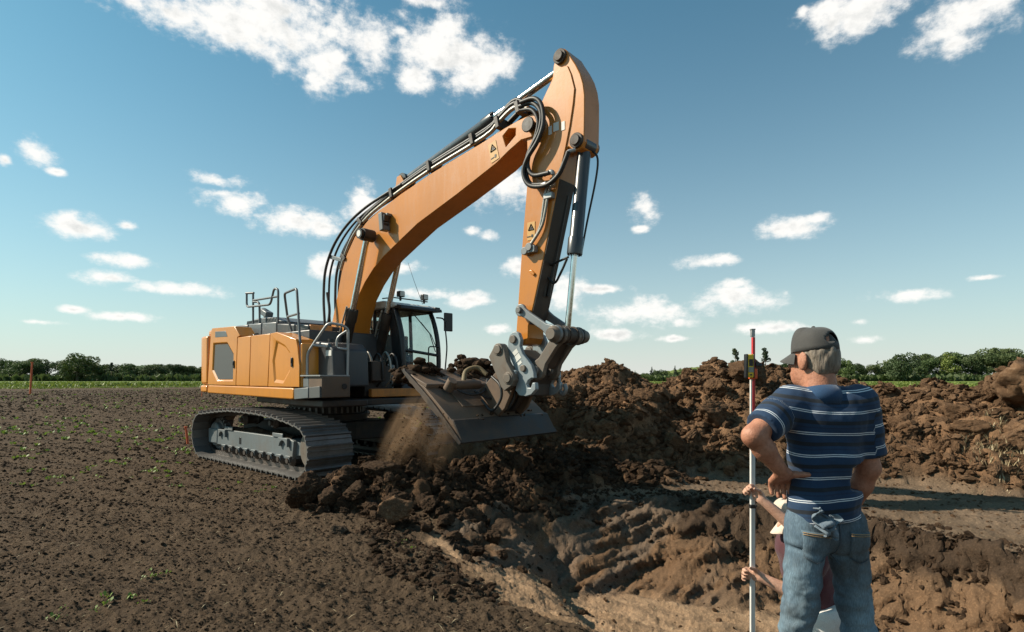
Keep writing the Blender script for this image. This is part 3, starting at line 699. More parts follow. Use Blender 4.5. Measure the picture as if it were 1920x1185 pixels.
for k in range(9):
    part('louvre', MB().prism([(-.72 + k * .058, 2.69), (-.695 + k * .058, 2.69), (-.72 + k * .058, 2.755), (-.745 + k * .058, 2.755)], -.866, -.855), 'black', hd)
m = MB().tube(smooth_path([(-1.30, -.55, 2.75), (-1.32, -.55, 2.86), (-1.40, -.55, 2.95), (-1.52, -.55, 2.99)], 4), .075, 16); m.box((-1.36, -.55, 2.93), (.28, .16, .12), Matrix.Rotation(R(20), 3, 'Y')); part('exhaust', m, 'grey_deck', EX, .02)
# tank, tool box, step
part('fuel_tank', MB().prism([(1.10, 1.46), (1.10, 2.18), (1.18, 2.24), (1.95, 2.16), (2.08, 2.05), (2.12, 1.46)], -1.14, -.48), 'grey_dark', EX, .03, 3)
part('tank_lid', MB().cyl((1.5, -.8, 2.2), (1.5, -.8, 2.26), .07, 18), 'black')
part('sticker', MB().box((1.965, -1.142, 2.0), (.16, .006, .09)), 'sticker', EX)
part('skirt_corner', MB().prism([(1.392, 1.255), (1.392, 1.43), (1.83, 1.455), (1.83, 1.285)], -1.42, -1.2), 'frame_grey', EX, .01)
part('perforated_step', MB().prism([(1.84, 1.285), (1.84, 1.455), (2.15, 1.475), (2.16, 1.30)], -1.41, -1.2), 'grille', EX, .006)
part('step_plate', MB().box((1.86, -1.15, 1.64), (.62, .52, .02)), 'rail_bare', EX)
tb = part('tool_box', MB().box((1.97, -1.13, 1.462), (.40, .50, .33)), 'bucket_steel', EX, .012)
part('lock', MB().cyl((2.165, -.99, 1.47), (2.185, -.99, 1.47), .045, 16), 'black', tb)
part('rear_step', MB().prism([(1.60, 1.456), (1.60, 1.60), (1.76, 1.63), (1.78, 1.456)], -1.38, -1.12), 'frame_grey', EX, .01)
# hand rails
def rail(paths, r=.021, mat='rail', name='hand_rail'):
    m = MB()
    for p in paths: m.tube(p, r, 8)
    return part(name, m, mat)
def bend(pts, rad=.09, n=4):
    """polyline with rounded corners"""
    P = [Vector(p) for p in pts]; out = [P[0]]
    for a, b, c in zip(P[:-2], P[1:-1], P[2:]):
        d1, d2 = (a - b), (c - b); q = min(rad, d1.length * .45, d2.length * .45); s, e = b + d1.normalized() * q, b + d2.normalized() * q
        for k in range(n + 1):
            t = k / n; out.append(s * (1 - t) ** 2 + b * 2 * t * (1 - t) + e * t * t)
    return out + [P[-1]]
v = -1.30
rail([bend([(.627, v + .25, 2.40), (.56, v + .2, 2.68), (.646, v + .1, 3.07), (1.255, v, 3.085), (1.545, v - .08, 1.92), (1.48, v - .10, 1.47)], .07), [(.56, v + .2, 2.68), (1.36, v - .02, 2.66)]])
v = -1.0
rail([bend([(-1.258, v, 3.28), (-1.258, v, 3.01), (-.27, v, 2.975), (-.128, v, 3.265), (.03, v, 3.235), (.02, v, 2.60)], .09), [(-1.09, v + .05, 3.27), (-1.09, v + .05, 2.64)], bend([(-1.09, v + .05, 3.10), (-.84, v + .06, 3.08), (-.835, v + .06, 2.64)], .1), [(-1.09, v + .05, 3.13), (.02, v, 3.10)], [(-1.29, v, 3.285), (-1.06, v + .05, 3.275)]])
v = -1.12
rail([bend([(1.62, v - .2, 1.46), (1.63, v - .2, 2.0), (2.0, v - .05, 2.48), (2.13, v + .14, 2.44), (2.14, v + .22, 2.38), (2.12, v + .22, 1.64)], .08), [(1.74, v - .17, 2.13), (2.13, v + .21, 2.06)]], .022, 'rail_bare')
rail([bend([(2.0, v + .10, 1.64), (2.0, v + .10, 2.25), (2.10, v + .22, 2.36)], .08)], .02, 'rail_bare')

# --- cab (left of the boom)
CU0, CU1, CV0, CV1 = .35, 1.77, .42, 1.33
cab = part('cab', MB().prism([(.30, 1.27), (.30, 1.50), (1.80, 1.50), (1.84, 1.42), (1.82, 1.27)], CV0, CV1 + .02), 'black', EX, .015)
def bar(name, pts, w, mat='black', parent=cab, n=8): return part(name, MB().tube(pts, w, n), mat, parent)
FRONT = [(1.80, 1.48), (1.83, 1.9), (1.80, 2.3), (1.70, 2.65), (1.56, 2.93)]
for vv, w in ((CV0 + .02, .055), (CV1 - .03, .045)):
    bar('front_post', smooth_path([(a, vv, b) for a, b in FRONT], 3), w)
    bar('rear_post', smooth_path([(.36, vv, 1.45), (.34, vv, 2.2), (.42, vv, 2.92)], 3), .05)
    bar('middle_post', smooth_path([(1.02, vv, 1.45), (1.0, vv, 2.2), (.96, vv, 2.92)], 3), .035)
# broad pillar at the boom side of the windscreen
part('pillar', MB().prism([(1.52, 1.45), (1.78, 1.45), (1.815, 1.9), (1.785, 2.3), (1.69, 2.65), (1.56, 2.92), (1.36, 2.92), (1.50, 2.5), (1.56, 2.0)], CV0 - .02, CV0 + .035), 'black', cab, .02)
part('roof', MB().prism([(.28, 2.88), (.30, 2.98), (.55, 3.04), (1.30, 3.05), (1.62, 3.0), (1.74, 2.93), (1.60, 2.90)], CV0 - .05, CV1 + .05), 'white', cab, .03, 3)
part('roof_lining', MB().box((.95, (CV0 + CV1) / 2, 2.865), (1.30, .86, .03)), 'black', cab)
part('visor', MB().prism([(1.56, 2.88), (1.60, 2.97), (1.83, 2.93), (1.85, 2.87)], CV0 - .03, CV1 + .05), 'black', cab, .01)
bar('sill', [(1.80, CV0, 1.82), (1.80, CV1 - .05, 1.82)], .02); bar('cross_bar', [(1.835, CV0, 2.12), (1.835, CV1, 2.03)], .028)
bar('window_divider', [(.36, .95, 1.5), (.42, .95, 2.9)], .012)
bar('guard_bar', bend([(1.86, 1.02, 1.62), (1.86, 1.02, 2.20), (1.86, 1.28, 2.20)], .06), .012)
def pane(name, vs, dirty, parent=cab):
    me = bpy.data.meshes.new(name); me.from_pydata(vs, [], [tuple(range(i, i + 4)) for i in range(0, len(vs), 4)]); me.update(); fattr(me, 'dirty', [dirty] * len(vs)); return link(name, me, MT['glass'], parent)
ws = []
for (a, b), (c, d) in zip(FRONT[:-1], FRONT[1:]): ws += [(a, CV0 + .03, b), (a, CV1 - .03, b), (c, CV1 - .03, d), (c, CV0 + .03, d)]
pane('windscreen', ws, .18)
pane('side_window', [(.38, CV0 + .01, 1.62), (1.52, CV0 + .01, 1.62), (1.38, CV0 + .01, 2.88), (.44, CV0 + .01, 2.88)], 1.0)
pane('rear_window', [(.35, CV0 + .05, 1.75), (.35, CV1 - .05, 1.75), (.42, CV1 - .05, 2.86), (.42, CV0 + .05, 2.86)], .2)
pane('door_window', [(.40, CV1 - .02, 1.62), (1.78, CV1 - .02, 1.62), (1.55, CV1 - .02, 2.86), (.46, CV1 - .02, 2.86)], .25)
part('louvred_panel', MB().prism([(1.03, 1.42), (1.03, 1.90), (1.66, 1.835), (1.615, 1.42)], CV0 - .06, CV0 - .025), 'white', cab, .006)
for k in range(4): part('louvre', MB().box((1.33, CV0 - .065, 1.52 + k * .09), (.56, .012, .008)), 'grey_dark', cab)
part('front_beam', MB().box((1.86, .52, 1.345), (.10, 1.62, .145)), 'orange_worn', EX, .012)
part('seat', MB().box((.72, .87, 1.85), (.50, .50, .14)).prism([(.42, 1.9), (.36, 2.55), (.46, 2.6), (.58, 1.95)], .64, 1.10).box((.42, .87, 2.68), (.09, .28, .18)), 'seat', cab, .04, 3)
part('console', MB().box((.95, .58, 1.92), (.45, .14, .16)).box((.95, 1.16, 1.92), (.45, .14, .16)), 'black', cab, .03)
part('joystick', MB().tube([(1.12, .58, 2.0), (1.14, .58, 2.14), (1.13, .58, 2.2)], [.014, .016, .028], 8), 'black', cab)
part('joystick', MB().tube([(1.12, 1.16, 2.0), (1.14, 1.16, 2.14), (1.13, 1.16, 2.2)], [.014, .016, .028], 8), 'black', cab)
part('monitor', MB().box((1.62, .60, 2.12), (.03, .24, .17)), 'black', cab, .01)
for vv in (.60, 1.17):
    lp = part('roof_lamp', MB().box((1.56, vv, 3.17), (.10, .13, .11)).box((1.55, vv, 3.09), (.04, .04, .09)), 'black', cab, .015)
    part('lens', MB().box((1.613, vv, 3.17), (.008, .10, .085)), 'lens', lp)
part('lamp_rail', MB().tube([(1.40, .30, 3.07), (1.56, .42, 3.09), (1.56, 1.25, 3.09)], .012, 6), 'black', cab)
part('visor_lamp', MB().box((1.80, 1.27, 2.92), (.09, .12, .08)), 'black', cab, .01)
bar('mirror_bracket', bend([(1.70, 1.36, 2.78), (1.88, 1.40, 2.76), (1.94, 1.42, 2.2), (1.90, 1.38, 1.55)], .12), .014)
bar('mirror_arm', bend([(1.92, 1.41, 2.58), (1.92, 1.40, 2.68), (1.90, 1.47, 2.70)], .04), .010)
part('mirror', MB().box((1.90, 1.485, 2.69), (.035, .20, .36), Matrix.Rotation(R(-8), 3, 'Z')), 'black', cab, .03, 3)
part('wiper', MB().tube([(1.60, .80, 2.88), (1.80, 1.10, 2.45), (1.85, 1.20, 2.1)], .010, 6).tube([(1.72, .95, 2.66), (1.80, 1.14, 2.42), (1.84, 1.25, 2.15)], .008, 6), 'black', cab)
part('antenna', MB().tube([(1.45, 1.22, 3.05), (1.36, 1.08, 3.50), (1.30, .98, 3.85)], [.005, .004, .003], 5), 'black', cab)
bar('grab_rail', bend([(1.49, .33, 2.89), (1.21, .30, 2.24), (.90, .28, 2.04)], .15), .018, 'rail_bare')
# valve block and hoses between tank and cab
part('valve_block', MB().box((1.30, -.05, 1.55), (.9, .55, .55)).box((1.75, -.12, 1.72), (.28, .30, .35)), 'black_steel', EX, .02)
for k, (a, b) in enumerate(((1.62, -.34), (1.70, -.22), (1.80, -.08), (1.86, .05), (1.90, .16))):
    part('hose', MB().tube(smooth_path([(a - .25, b, 1.72), (a - .05, b, 2.02 + .03 * (k % 2)), (a + .08, b + .01, 1.93), (a + .10, b + .02, 1.62), (a - .05, b + .02, 1.45)], 6), .019, 8), 'pipe' if k % 2 else 'rubber', EX)

# --- boom
BW = .21
boom_pts = [(.22, 1.85), (.27, 2.1), (.457, 2.43), (.60, 2.82), (.747, 3.21), (.863, 3.56), (1.028, 3.85), (1.282, 4.13), (1.672, 4.35), (2.088, 4.485), (2.595, 4.62), (3.399, 4.79), (4.507, 4.972), (4.883, 5.045), (5.133, 5.08)]
boom_pts += arc((5.36, 4.93), .165, 100, -60, 9)
boom_pts += [(5.18, 4.80), (4.957, 4.71), (4.733, 4.60), (3.937, 4.335), (3.029, 4.06), (2.595, 3.87), (2.133, 3.66), (1.845, 3.49), (1.593, 3.28), (1.36, 3.02), (1.18, 2.62), (1.10, 2.18), (1.0, 1.9), (.78, 1.70), (.48, 1.62), (.30, 1.68)]
pocket = [(4.85, 4.945), (4.957, 5.015), (5.085, 4.985), (5.08, 4.89), (4.905, 4.775)]
mb, inner = recessed(boom_pts, pocket, -BW, BW, .22, .97)
boom = part('boom', mb, 'boom_paint', EX, .012)
part('pivot_pin', MB().cyl((5.36, -.27, 4.93), (5.36, .27, 4.93), .075, 20).cyl((5.36, -.30, 4.93), (5.36, -.27, 4.93), .10, 20), 'black_steel', boom, .01)
part('foot_pin', MB().cyl((.50, -.30, 1.86), (.50, .30, 1.86), .11, 20), 'black_steel', boom)
lamp = part('work_lamp', MB().box((2.27, -.30, 4.20), (.10, .15, .30), Matrix.Rotation(R(-8), 3, 'Y')).box((2.30, -.24, 4.32), (.12, .12, .05)), 'frame_grey', boom, .012)
part('lens', MB().box((2.335, -.30, 4.25), (.03, .11, .11)).box((2.315, -.30, 4.12), (.03, .11, .11)), 'black', lamp, .008)
def warning(u, z, y, w, h, parent, rot):
    m = Matrix.Rotation(R(rot), 3, 'Y'); c = Vector((u, y, z))
    o = part('warning_label', MB().box(c, (w, .004, h), m), 'yellow', parent)
    tri = [Vector((math.cos(R(a)) * w * .40, 0, math.sin(R(a)) * w * .40)) + Vector((0, 0, h * .16)) for a in (90, 210, 330)]
    mb = MB()
    for a, b in zip(tri, tri[1:] + tri[:1]): mb.tube([c + m @ a + Vector((0, -.004, 0)), c + m @ b + Vector((0, -.004, 0))], .007, 4)
    mb.box(c + m @ Vector((0, -.004, h * .16)), (.02, .004, w * .3), m @ Matrix.Rotation(R(25), 3, 'Y')); mb.box(c + m @ Vector((.02, -.004, h * .10)), (.05, .004, .015), m)
    mb.box(c + m @ Vector((.02, -.004, -h * .28)), (.03, .004, w * .28), m @ Matrix.Rotation(R(15), 3, 'Y')); mb.box(c + m @ Vector((-.04, -.004, -h * .3)), (.06, .004, .012), m)
    part('warning_sign', mb, 'black', o)
warning(4.68, 4.775, -BW - .004, .15, .28, boom, -14)
# steel pipes along the back of the boom, with clamps
def off_path(pts, dn, y):
    P = np.array(pts); t = np.gradient(P, axis=0); t /= np.hypot(*t.T)[:, None]; n = np.stack([-t[:, 1], t[:, 0]], 1); Q = P + n * dn
    return [(a, y, b) for a, b in Q]
back = boom_pts[5:15]
for y, dn in ((-.19, .075), (-.17, .15), (-.12, .22), (.0, .12), (.08, .17), (.15, .12)):
    pts = off_path(back, dn, y); pts = pts[:-2] + [(pts[-2][0] - .12, y, pts[-2][2] + .05), (pts[-1][0] - .08, y, pts[-1][2] + .13), (5.28, y, 5.20)]
    part('pipe', MB().tube(smooth_path(pts, 4), .030, 8), 'pipe' if dn < .12 else 'rubber', boom)
for k, q in enumerate(((.93, 3.70), (1.45, 4.26), (2.35, 4.57), (3.3, 4.785), (4.25, 4.945), (4.75, 5.04), (5.12, 5.14))):
    t = Matrix.Rotation(-math.atan2(.24, 1) if k > 1 else -math.atan2(1.0, .8), 3, 'Y'); part('clamp', MB().box((q[0], -.03, q[1] + .12), (.07, .42, .17), t), 'black_steel', boom, .008)
part('hose_bracket', MB().box((.70, -.16, 3.82), (.55, .06, .07), Matrix.Rotation(R(16), 3, 'Y')), 'frame_grey', boom, .008)
for k, (y, du) in enumerate(((-.20, 0), (-.12, .05), (-.02, .11), (.08, .06), (.15, .0))):
    pts = [(.55 + du, y, 2.05), (.40 + du, y - .05, 2.35), (.34 + du, y - .05, 2.75), (.28 + du, y - .03, 3.15), (.31 + du, y - .02, 3.6), (.46 + du, y, 3.95), (.74 + du, y, 4.22), (1.12 + du, y, 4.44), (1.6 + du, y, 4.60), (2.1 + du, y, 4.70), (2.6 + du, y, 4.78)]
    part('hose', MB().tube(smooth_path(pts, 6), .025 if k % 2 == 0 else .02, 8), 'rubber', boom)
part('hose', MB().tube(smooth_path([(.52, -.30, 3.20), (.60, -.30, 2.85), (.55, -.32, 2.55), (.40, -.33, 2.35), (.10, -.35, 2.36), (-.1, -.4, 2.40)], 6), .026, 8), 'rubber', boom)
for k in range(5):
    pts = [(.95, -.30 + .1 * k, 2.0), (.65, -.30 + .1 * k, 2.25 + .04 * k), (.40, -.30 + .1 * k, 2.40), (.32, -.28 + .1 * k, 2.20), (.35, -.25 + .1 * k, 2.0)]
    part('hose', MB().tube(smooth_path(pts, 6), .028, 8), 'rubber' if k % 2 else 'pipe', boom)
part('hose', MB().tube(smooth_path([(2.2, -.05, 4.70), (2.55, 0, 4.90), (2.9, .02, 4.98), (3.1, .0, 4.86)], 6), .022, 8), 'rubber', boom)

# --- hydraulic rams
def ram(name, a, b, rb, rr, split, mat='cylinder', eye=.11, yw=.11):
    a, b = Vector(a), Vector(b); d = (b - a).normalized(); s = a + (b - a) * split
    m = MB().tube([a + d * .04, a + d * .12, s - d * .22, s - d * .20, s, s], [rb * .8, rb, rb, rb * 1.16, rb * 1.16, rr * 1.05], 24)
    m.cyl(a + Vector((0, -yw, 0)), a + Vector((0, yw, 0)), eye, 20)
    o = part(name, m, mat, EX)
    r = part('rod', MB().cyl(s - d * .01, b, rr, 20), 'chrome', o)
    part('rod_eye', MB().cyl(b + Vector((0, -yw, 0)), b + Vector((0, yw, 0)), eye * .95, 20), 'black_steel', o)
    for i in range(10):
        q = d.orthogonal().normalized(); q = Matrix.Rotation(2 * math.pi * i / 10, 3, d) @ q; part('bolt', MB().cyl(s + q * rb * .95 - d * .004, s + q * rb * .95 + d * .022, .014, 6), 'black', o)
    return o, d
for vv in (-.37, .37):
    o, d = ram('boom_ram', (1.02, vv, 1.55), (1.90, vv, 4.03), .088, .052, .50, 'black_steel')
    part('pin_cap', MB().cyl((1.90, vv - .17, 4.03), (1.90, vv - .11, 4.03), .085, 20), 'black', o)
    if vv < 0: part('cap_plate', MB().cyl((1.90, vv - .176, 4.03), (1.90, vv - .17, 4.03), .055, 16), 'sticker', o)
    part('feed_pipe', MB().tube(smooth_path([(1.06, vv - .11, 1.9), (1.25, vv - .12, 2.4), (1.46, vv - .115, 2.85)], 4), .016, 8), 'pipe', o)
o, d = ram('stick_ram', (2.45, .03, 4.93), (5.805, .03, 5.70), .080, .052, .60, 'cylinder')
part('ram_mount', MB().prism([(2.30, 4.53), (2.40, 4.97), (2.50, 4.98), (2.75, 4.62)], -.14, -.10).prism([(2.30, 4.53), (2.40, 4.97), (2.50, 4.98), (2.75, 4.62)], .10, .14), 'boom_paint', boom, .01)

# --- stick
SW = .17
stick_pts = [(5.729, 5.747), (5.76, 5.79), (5.805, 5.805), (5.86, 5.79), (5.905, 5.745), (5.962, 5.646), (6.04, 5.52), (6.105, 5.39), (6.15, 5.25), (6.172, 5.10), (6.172, 4.873), (6.165, 4.53), (6.13, 4.46), (6.07, 4.435), (6.003, 4.455), (5.93, 4.52), (5.885, 4.50), (5.785, 4.164), (5.742, 3.969), (5.544, 3.216), (5.368, 2.584), (5.275, 2.30), (5.27, 2.14), (5.22, 2.06), (5.12, 2.04), (5.06, 2.10), (5.06, 2.24), (5.085, 2.535), (5.16, 3.364), (5.24, 4.10), (5.27, 4.40), (5.25, 4.85), (5.33, 5.05), (5.47, 5.18), (5.60, 5.36), (5.677, 5.48), (5.69, 5.62)]
stick = part('stick', MB().prism(stick_pts, -SW, SW), 'boom_paint', EX, .012)
pl = [(5.696, 5.44), (5.746, 5.516), (5.826, 5.561), (5.92, 5.545), (5.975, 5.42), (6.03, 5.22), (6.01, 5.045), (5.96, 4.78), (5.89, 4.505), (5.785, 4.17), (5.60, 4.05), (5.29, 4.15), (5.28, 4.40), (5.26, 4.85), (5.34, 5.04), (5.48, 5.17), (5.61, 5.35)]
for s in (-1, 1): part('cheek_plate', MB().prism(pl, s * SW, s * (SW + .016)), 'boom_paint', stick, .006)
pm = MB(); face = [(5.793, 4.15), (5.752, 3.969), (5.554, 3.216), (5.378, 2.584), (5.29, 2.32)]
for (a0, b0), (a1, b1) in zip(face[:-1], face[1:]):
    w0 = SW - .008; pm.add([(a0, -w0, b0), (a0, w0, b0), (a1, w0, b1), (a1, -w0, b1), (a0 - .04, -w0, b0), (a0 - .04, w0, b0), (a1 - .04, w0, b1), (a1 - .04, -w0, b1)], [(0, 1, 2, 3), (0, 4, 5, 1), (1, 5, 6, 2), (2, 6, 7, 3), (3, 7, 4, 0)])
part('mud_and_shade', pm, 'black_steel', stick)  # dark strip on the outer face: caked dirt plus shade put into its colour
for (a, b) in ((5.805, 5.70), (6.06, 4.56)):
    part('pin', MB().cyl((a, -SW - .06, b), (a, SW + .06, b), .065, 20).cyl((a, -SW - .035, b), (a, SW + .035, b), .095, 24), 'black_steel', stick, .006)
warning(5.325, 3.56, -SW - .004, .13, .24, stick, 0)
for k, (a, w) in enumerate(((5.655, .055), (5.75, .085), (5.86, .05))): part('sticker', MB().box((a, -SW - .02, 4.80 + .02 * (k == 1)), (w, .004, .11)), 'sticker', stick)
for pts in ([(5.735, 4.24), (5.71, 4.09), (5.648, 4.0), (5.59, 3.738), (5.52, 3.55), (5.30, 3.31)], [(5.625, 4.08), (5.579, 3.913), (5.52, 3.60), (5.40, 3.42), (5.246, 3.31)]):
    part('pipe', MB().tube(smooth_path([(a, -SW - .045, b) for a, b in pts], 4), .020, 8), 'pipe', stick)
part('clamp', MB().box((5.645, -SW - .03, 3.95), (.14, .08, .08)), 'rail_bare', stick, .01)
part('valve', MB().cyl((5.27, -SW - .09, 3.29), (5.27, -SW, 3.29), .055, 12).cyl((5.35, -SW - .10, 3.33), (5.35, -SW, 3.33), .055, 12).box((5.38, -SW - .04, 3.30), (.12, .08, .09)), 'link_steel', stick, .008)
part('lug', MB().box((5.35, -SW - .012, 3.0), (.10, .024, .045), Matrix.Rotation(R(40), 3, 'Y')), 'boom_paint', stick, .01)
for pts, y, r in (([(5.25, 5.25), (5.476, 5.23), (5.60, 5.10), (5.63, 4.87), (5.54, 4.667), (5.36, 4.475), (5.296, 4.30), (5.40, 4.12), (5.66, 4.06), (5.86, 4.14), (5.97, 4.30), (6.02, 4.40)], -.30, .030),
                  ([(5.20, 5.22), (5.416, 5.20), (5.565, 5.03), (5.54, 4.80), (5.40, 4.606), (5.343, 4.41), (5.44, 4.25), (5.70, 4.22)], -.27, .030),
                  ([(5.20, 5.18), (5.40, 5.12), (5.50, 4.95), (5.46, 4.75), (5.33, 4.55), (5.30, 4.36), (5.38, 4.16), (5.62, 4.10)], -.25, .026)):
    part('hose', MB().tube(smooth_path([(a, y, b) for a, b in pts], 6), r, 10), 'rubber', stick)
part('hose_end', MB().tube(smooth_path([(5.60, -.25, 4.225), (5.72, -.25, 4.235), (5.735, -.24, 4.20)], 4), .03, 10).tube([(5.52, -.25, 4.09), (5.64, -.25, 4.10)], .03, 10).tube([(5.93, -.30, 4.25), (6.0, -.26, 4.42), (6.05, -.2, 4.44)], .024, 10), 'rail_bare', stick)
o, d = ram('bucket_ram', (6.06, 0, 4.55), (5.785, 0, 2.16), .088, .040, .565, 'cylinder')
part('feed_pipe', MB().tube(smooth_path([(6.12, .06, 4.50), (6.20, .08, 4.38), (6.16, .10, 4.12), (6.02, .11, 3.6), (5.93, .11, 3.2)], 5), .014, 8), 'rubber', o)
part('hose', MB().tube(smooth_path([(5.50, .0, 3.10), (5.62, .0, 3.13), (5.84, -.05, 3.16)], 5), .016, 8).tube(smooth_path([(5.46, .0, 2.96), (5.58, .0, 2.86), (5.70, -.02, 2.98), (5.82, -.05, 3.14)], 5), .016, 8), 'rubber', o)
part('hose', MB().tube([(5.70, 0.0, 4.0), (5.55, .0, 3.4), (5.47, .0, 3.05), (5.40, 0, 2.7)], .03, 8).tube([(5.74, 0.06, 4.0), (5.59, .06, 3.4), (5.50, .06, 3.05), (5.43, 0.06, 2.7)], .03, 8), 'rubber', stick)

# --- links, coupler, bucket
def lever(name, a, b, ra, rb, y0, y1, mat):
    a, b = Vector((a[0], a[1])), Vector((b[0], b[1])); t = math.degrees(math.atan2(b.y - a.y, b.x - a.x)); w = min(ra, rb) * .62
    n = Vector((-(b - a).y, (b - a).x)).normalized()
    pr = arc(a, ra, t + 50, t + 310, 12) + [tuple(a + (b - a) * .25 - n * w), tuple(a + (b - a) * .72 - n * w)] + arc(b, rb, t - 130, t + 130, 12) + [tuple(a + (b - a) * .72 + n * w), tuple(a + (b - a) * .25 + n * w)]
    o = part(name, MB().prism(pr, y0, y1), mat, EX, .012)
    for q, r in ((a, ra), (b, rb)): part('pin', MB().cyl((q.x, y0 - .045, q.y), (q.x, y1 + .045, q.y), r * .5, 18), 'track_steel', o, .006)
    return o
for s in (-1, 1):
    y0, y1 = sorted((s * .225, s * .28)); lever('side_link', (5.218, 2.505), (5.779, 2.161), .085, .115, y0, y1, 'link_steel')
pt = part('cross_tube', MB().tube([(5.78, -.36, 2.16), (5.78, -.31, 2.16), (5.78, -.30, 2.16), (5.78, .34, 2.16), (5.78, .35, 2.16), (5.78, .42, 2.16)], [.07, .075, .105, .105, .09, .085], 24), 'rusty')
for y in (-.20, -.05, .12, .25): part('collar', MB().cyl((5.78, y - .012, 2.16), (5.78, y + .012, 2.16), .122, 24), 'black_steel', pt, .004)
for s in (-1, 1):
    y0, y1 = sorted((s * .12, s * .19)); lever('bucket_link', (5.78, 2.15), (5.42, 1.70), .115, .13, y0, y1, 'rusty')
part('link_web', MB().prism([(5.72, 2.05), (5.62, 2.02), (5.40, 1.78), (5.50, 1.72)], -.12, .12), 'black_steel', EX, .01)
cp = [(5.021, 2.091), (5.05, 2.178), (5.108, 2.222), (5.165, 2.225), (5.21, 2.20), (5.25, 2.11), (5.235, 2.025), (5.278, 1.923), (5.352, 1.85), (5.425, 1.778), (5.47, 1.679), (5.479, 1.60), (5.43, 1.60), (5.375, 1.57), (5.345, 1.52), (5.365, 1.475), (5.42, 1.475), (5.445, 1.54), (5.497, 1.545), (5.505, 1.454), (5.425, 1.382), (5.334, 1.359), (5.222, 1.371), (5.156, 1.435), (5.165, 1.507), (5.212, 1.594), (5.146, 1.724), (5.069, 1.856), (5.021, 1.989)]
cpl = None
for s in (-1, 1):
    y0, y1 = sorted((s * .235, s * .30)); o = part('coupler_plate', MB().prism(cp, y0, y1), 'coupler', EX, .01)
    for (a, b, r) in ((5.123, 2.12, .055), (5.30, 1.73, .045)): part('pin', MB().cyl((a, y0 - .03, b), (a, y1 + .03, b), r, 18), 'rusty', o, .008)
    if s < 0:
        for k, (a, b, w, h) in enumerate(((5.16, 1.945, .09, .06), (5.19, 1.87, .12, .08), (5.235, 1.80, .07, .04))): part('sticker', MB().box((a, y0 - .002, b), (w, .004, h), Matrix.Rotation(R(-35), 3, 'Y')), 'sticker', o)
        part('pawl', MB().prism([(5.13, 1.72), (5.14, 1.63), (5.19, 1.60), (5.215, 1.70)], y0 - .06, y0), 'coupler', o, .01)
part('coupler_body', MB().prism([(5.08, 2.0), (5.30, 1.85), (5.42, 1.65), (5.30, 1.42), (5.18, 1.45), (5.10, 1.75)], -.235, .235).box((5.22, 0, 1.46), (.26, .40, .20)), 'black_steel', EX, .02)
ear = [(4.759, 1.892), (4.85, 2.022), (4.90, 2.062), (4.96, 2.065), (5.01, 2.03), (5.046, 1.972), (5.085, 1.826), (5.199, 1.666), (5.222, 1.575), (5.18, 1.50), (5.046, 1.427), (4.985, 1.48)]
for s in (-1, 1):
    y0, y1 = sorted((s * .30, s * .37)); o = part('tilt_plate', MB().prism(ear, y0 - (.03 if s < 0 else 0), y1), 'rusty', EX, .012)
    for (a, b) in ((4.935, 1.985), (5.114, 1.60)): part('pin', MB().cyl((a, y0 - .06, b), (a, y1 + .03, b), .062, 18).cyl((a, y0 - .04, b), (a, y1 + .02, b), .085, 18), 'rusty', o, .008)
part('tilt_body', MB().box((4.98, 0, 1.62), (.20, .60, .30)).prism([(4.55, 1.28), (4.76, 1.12), (5.02, 1.42), (5.08, 1.62), (4.82, 1.68)], -.17, .17), 'black_steel', EX, .02)
for y in (-.26, .20): part('bucket_bracket', MB().prism([(4.40, 1.385), (4.80, 1.075), (4.93, 1.18), (5.06, 1.42), (5.14, 1.60), (5.08, 1.68), (4.80, 1.72), (4.60, 1.55)], y, y + .06), 'bucket_steel', EX, .012)
for y, a in ((-.30, 4.78), (-.12, 4.86), (.05, 4.8)): part('hose', MB().tube(smooth_path([(a - .05, y, 1.62), (a + .14, y - .04, 1.50), (a + .16, y - .05, 1.32), (a + .02, y - .08, 1.16), (a - .15, y - .10, 1.30)], 6), .02, 8), 'rubber', EX)
part('lifting_hook', MB().tube(smooth_path([(5.42, .30, 1.62), (5.44, .30, 1.52), (5.44, .30, 1.44), (5.50, .30, 1.38), (5.55, .30, 1.44), (5.53, .30, 1.52)], 6), .03, 10), 'link_steel', EX)

BV0, BV1 = -1.117, .82
prof = [(3.83, 1.703), (3.86, 1.722), (4.002, 1.60), (4.257, 1.487), (4.815, 1.054), (4.975, .80), (4.945, .78), (4.74, 1.00), (4.22, 1.40), (3.95, 1.54)]
bucket = part('bucket', MB().prism(prof, BV0, BV1), 'bucket_steel', EX, .008)
part('shaded_lower_panel', MB().prism([(4.80, 1.078), (4.835, 1.066), (5.00, .795), (4.97, .775)], BV0 - .004, BV1 + .004), 'black_steel', bucket, .004)  # plate over the lower panel below the fold, shade painted in as darker steel
part('rim_bar', MB().prism([(3.94, 1.665), (4.03, 1.62), (4.30, 1.52), (4.285, 1.462), (4.20, 1.49), (3.97, 1.60)], BV0 + .015, BV1 - .01), 'bucket_steel', bucket, .012)
for s, y in ((-1, BV0), (1, BV1)):
    pr = [(3.825, 1.712), (3.88, 1.735)]
    n = 16
    for k in range(n + 1):
        t = k / n; a = 3.90 + (5.00 - 3.90) * t; b = 1.70 + (.80 - 1.70) * t + .045 * math.sin(t * math.pi); pr.append((a, b))
    for k in range(n, -1, -1):
        t = k / n; a = 3.87 + (4.965 - 3.87) * t; b = 1.66 + (.765 - 1.66) * t + .02 * math.sin(t * math.pi); j = (.4 * abs(math.sin(k * 1.9)) + .6 * abs(math.sin(k * 3.1))) * math.sin(t * math.pi) ** .5; pr.append((a - .020 * j, b - .030 * j))
    part('side_edge', MB().prism(pr, y - (.035 if s < 0 else -.005), y + (.035 if s > 0 else -.005)), 'black_steel', bucket, .004)
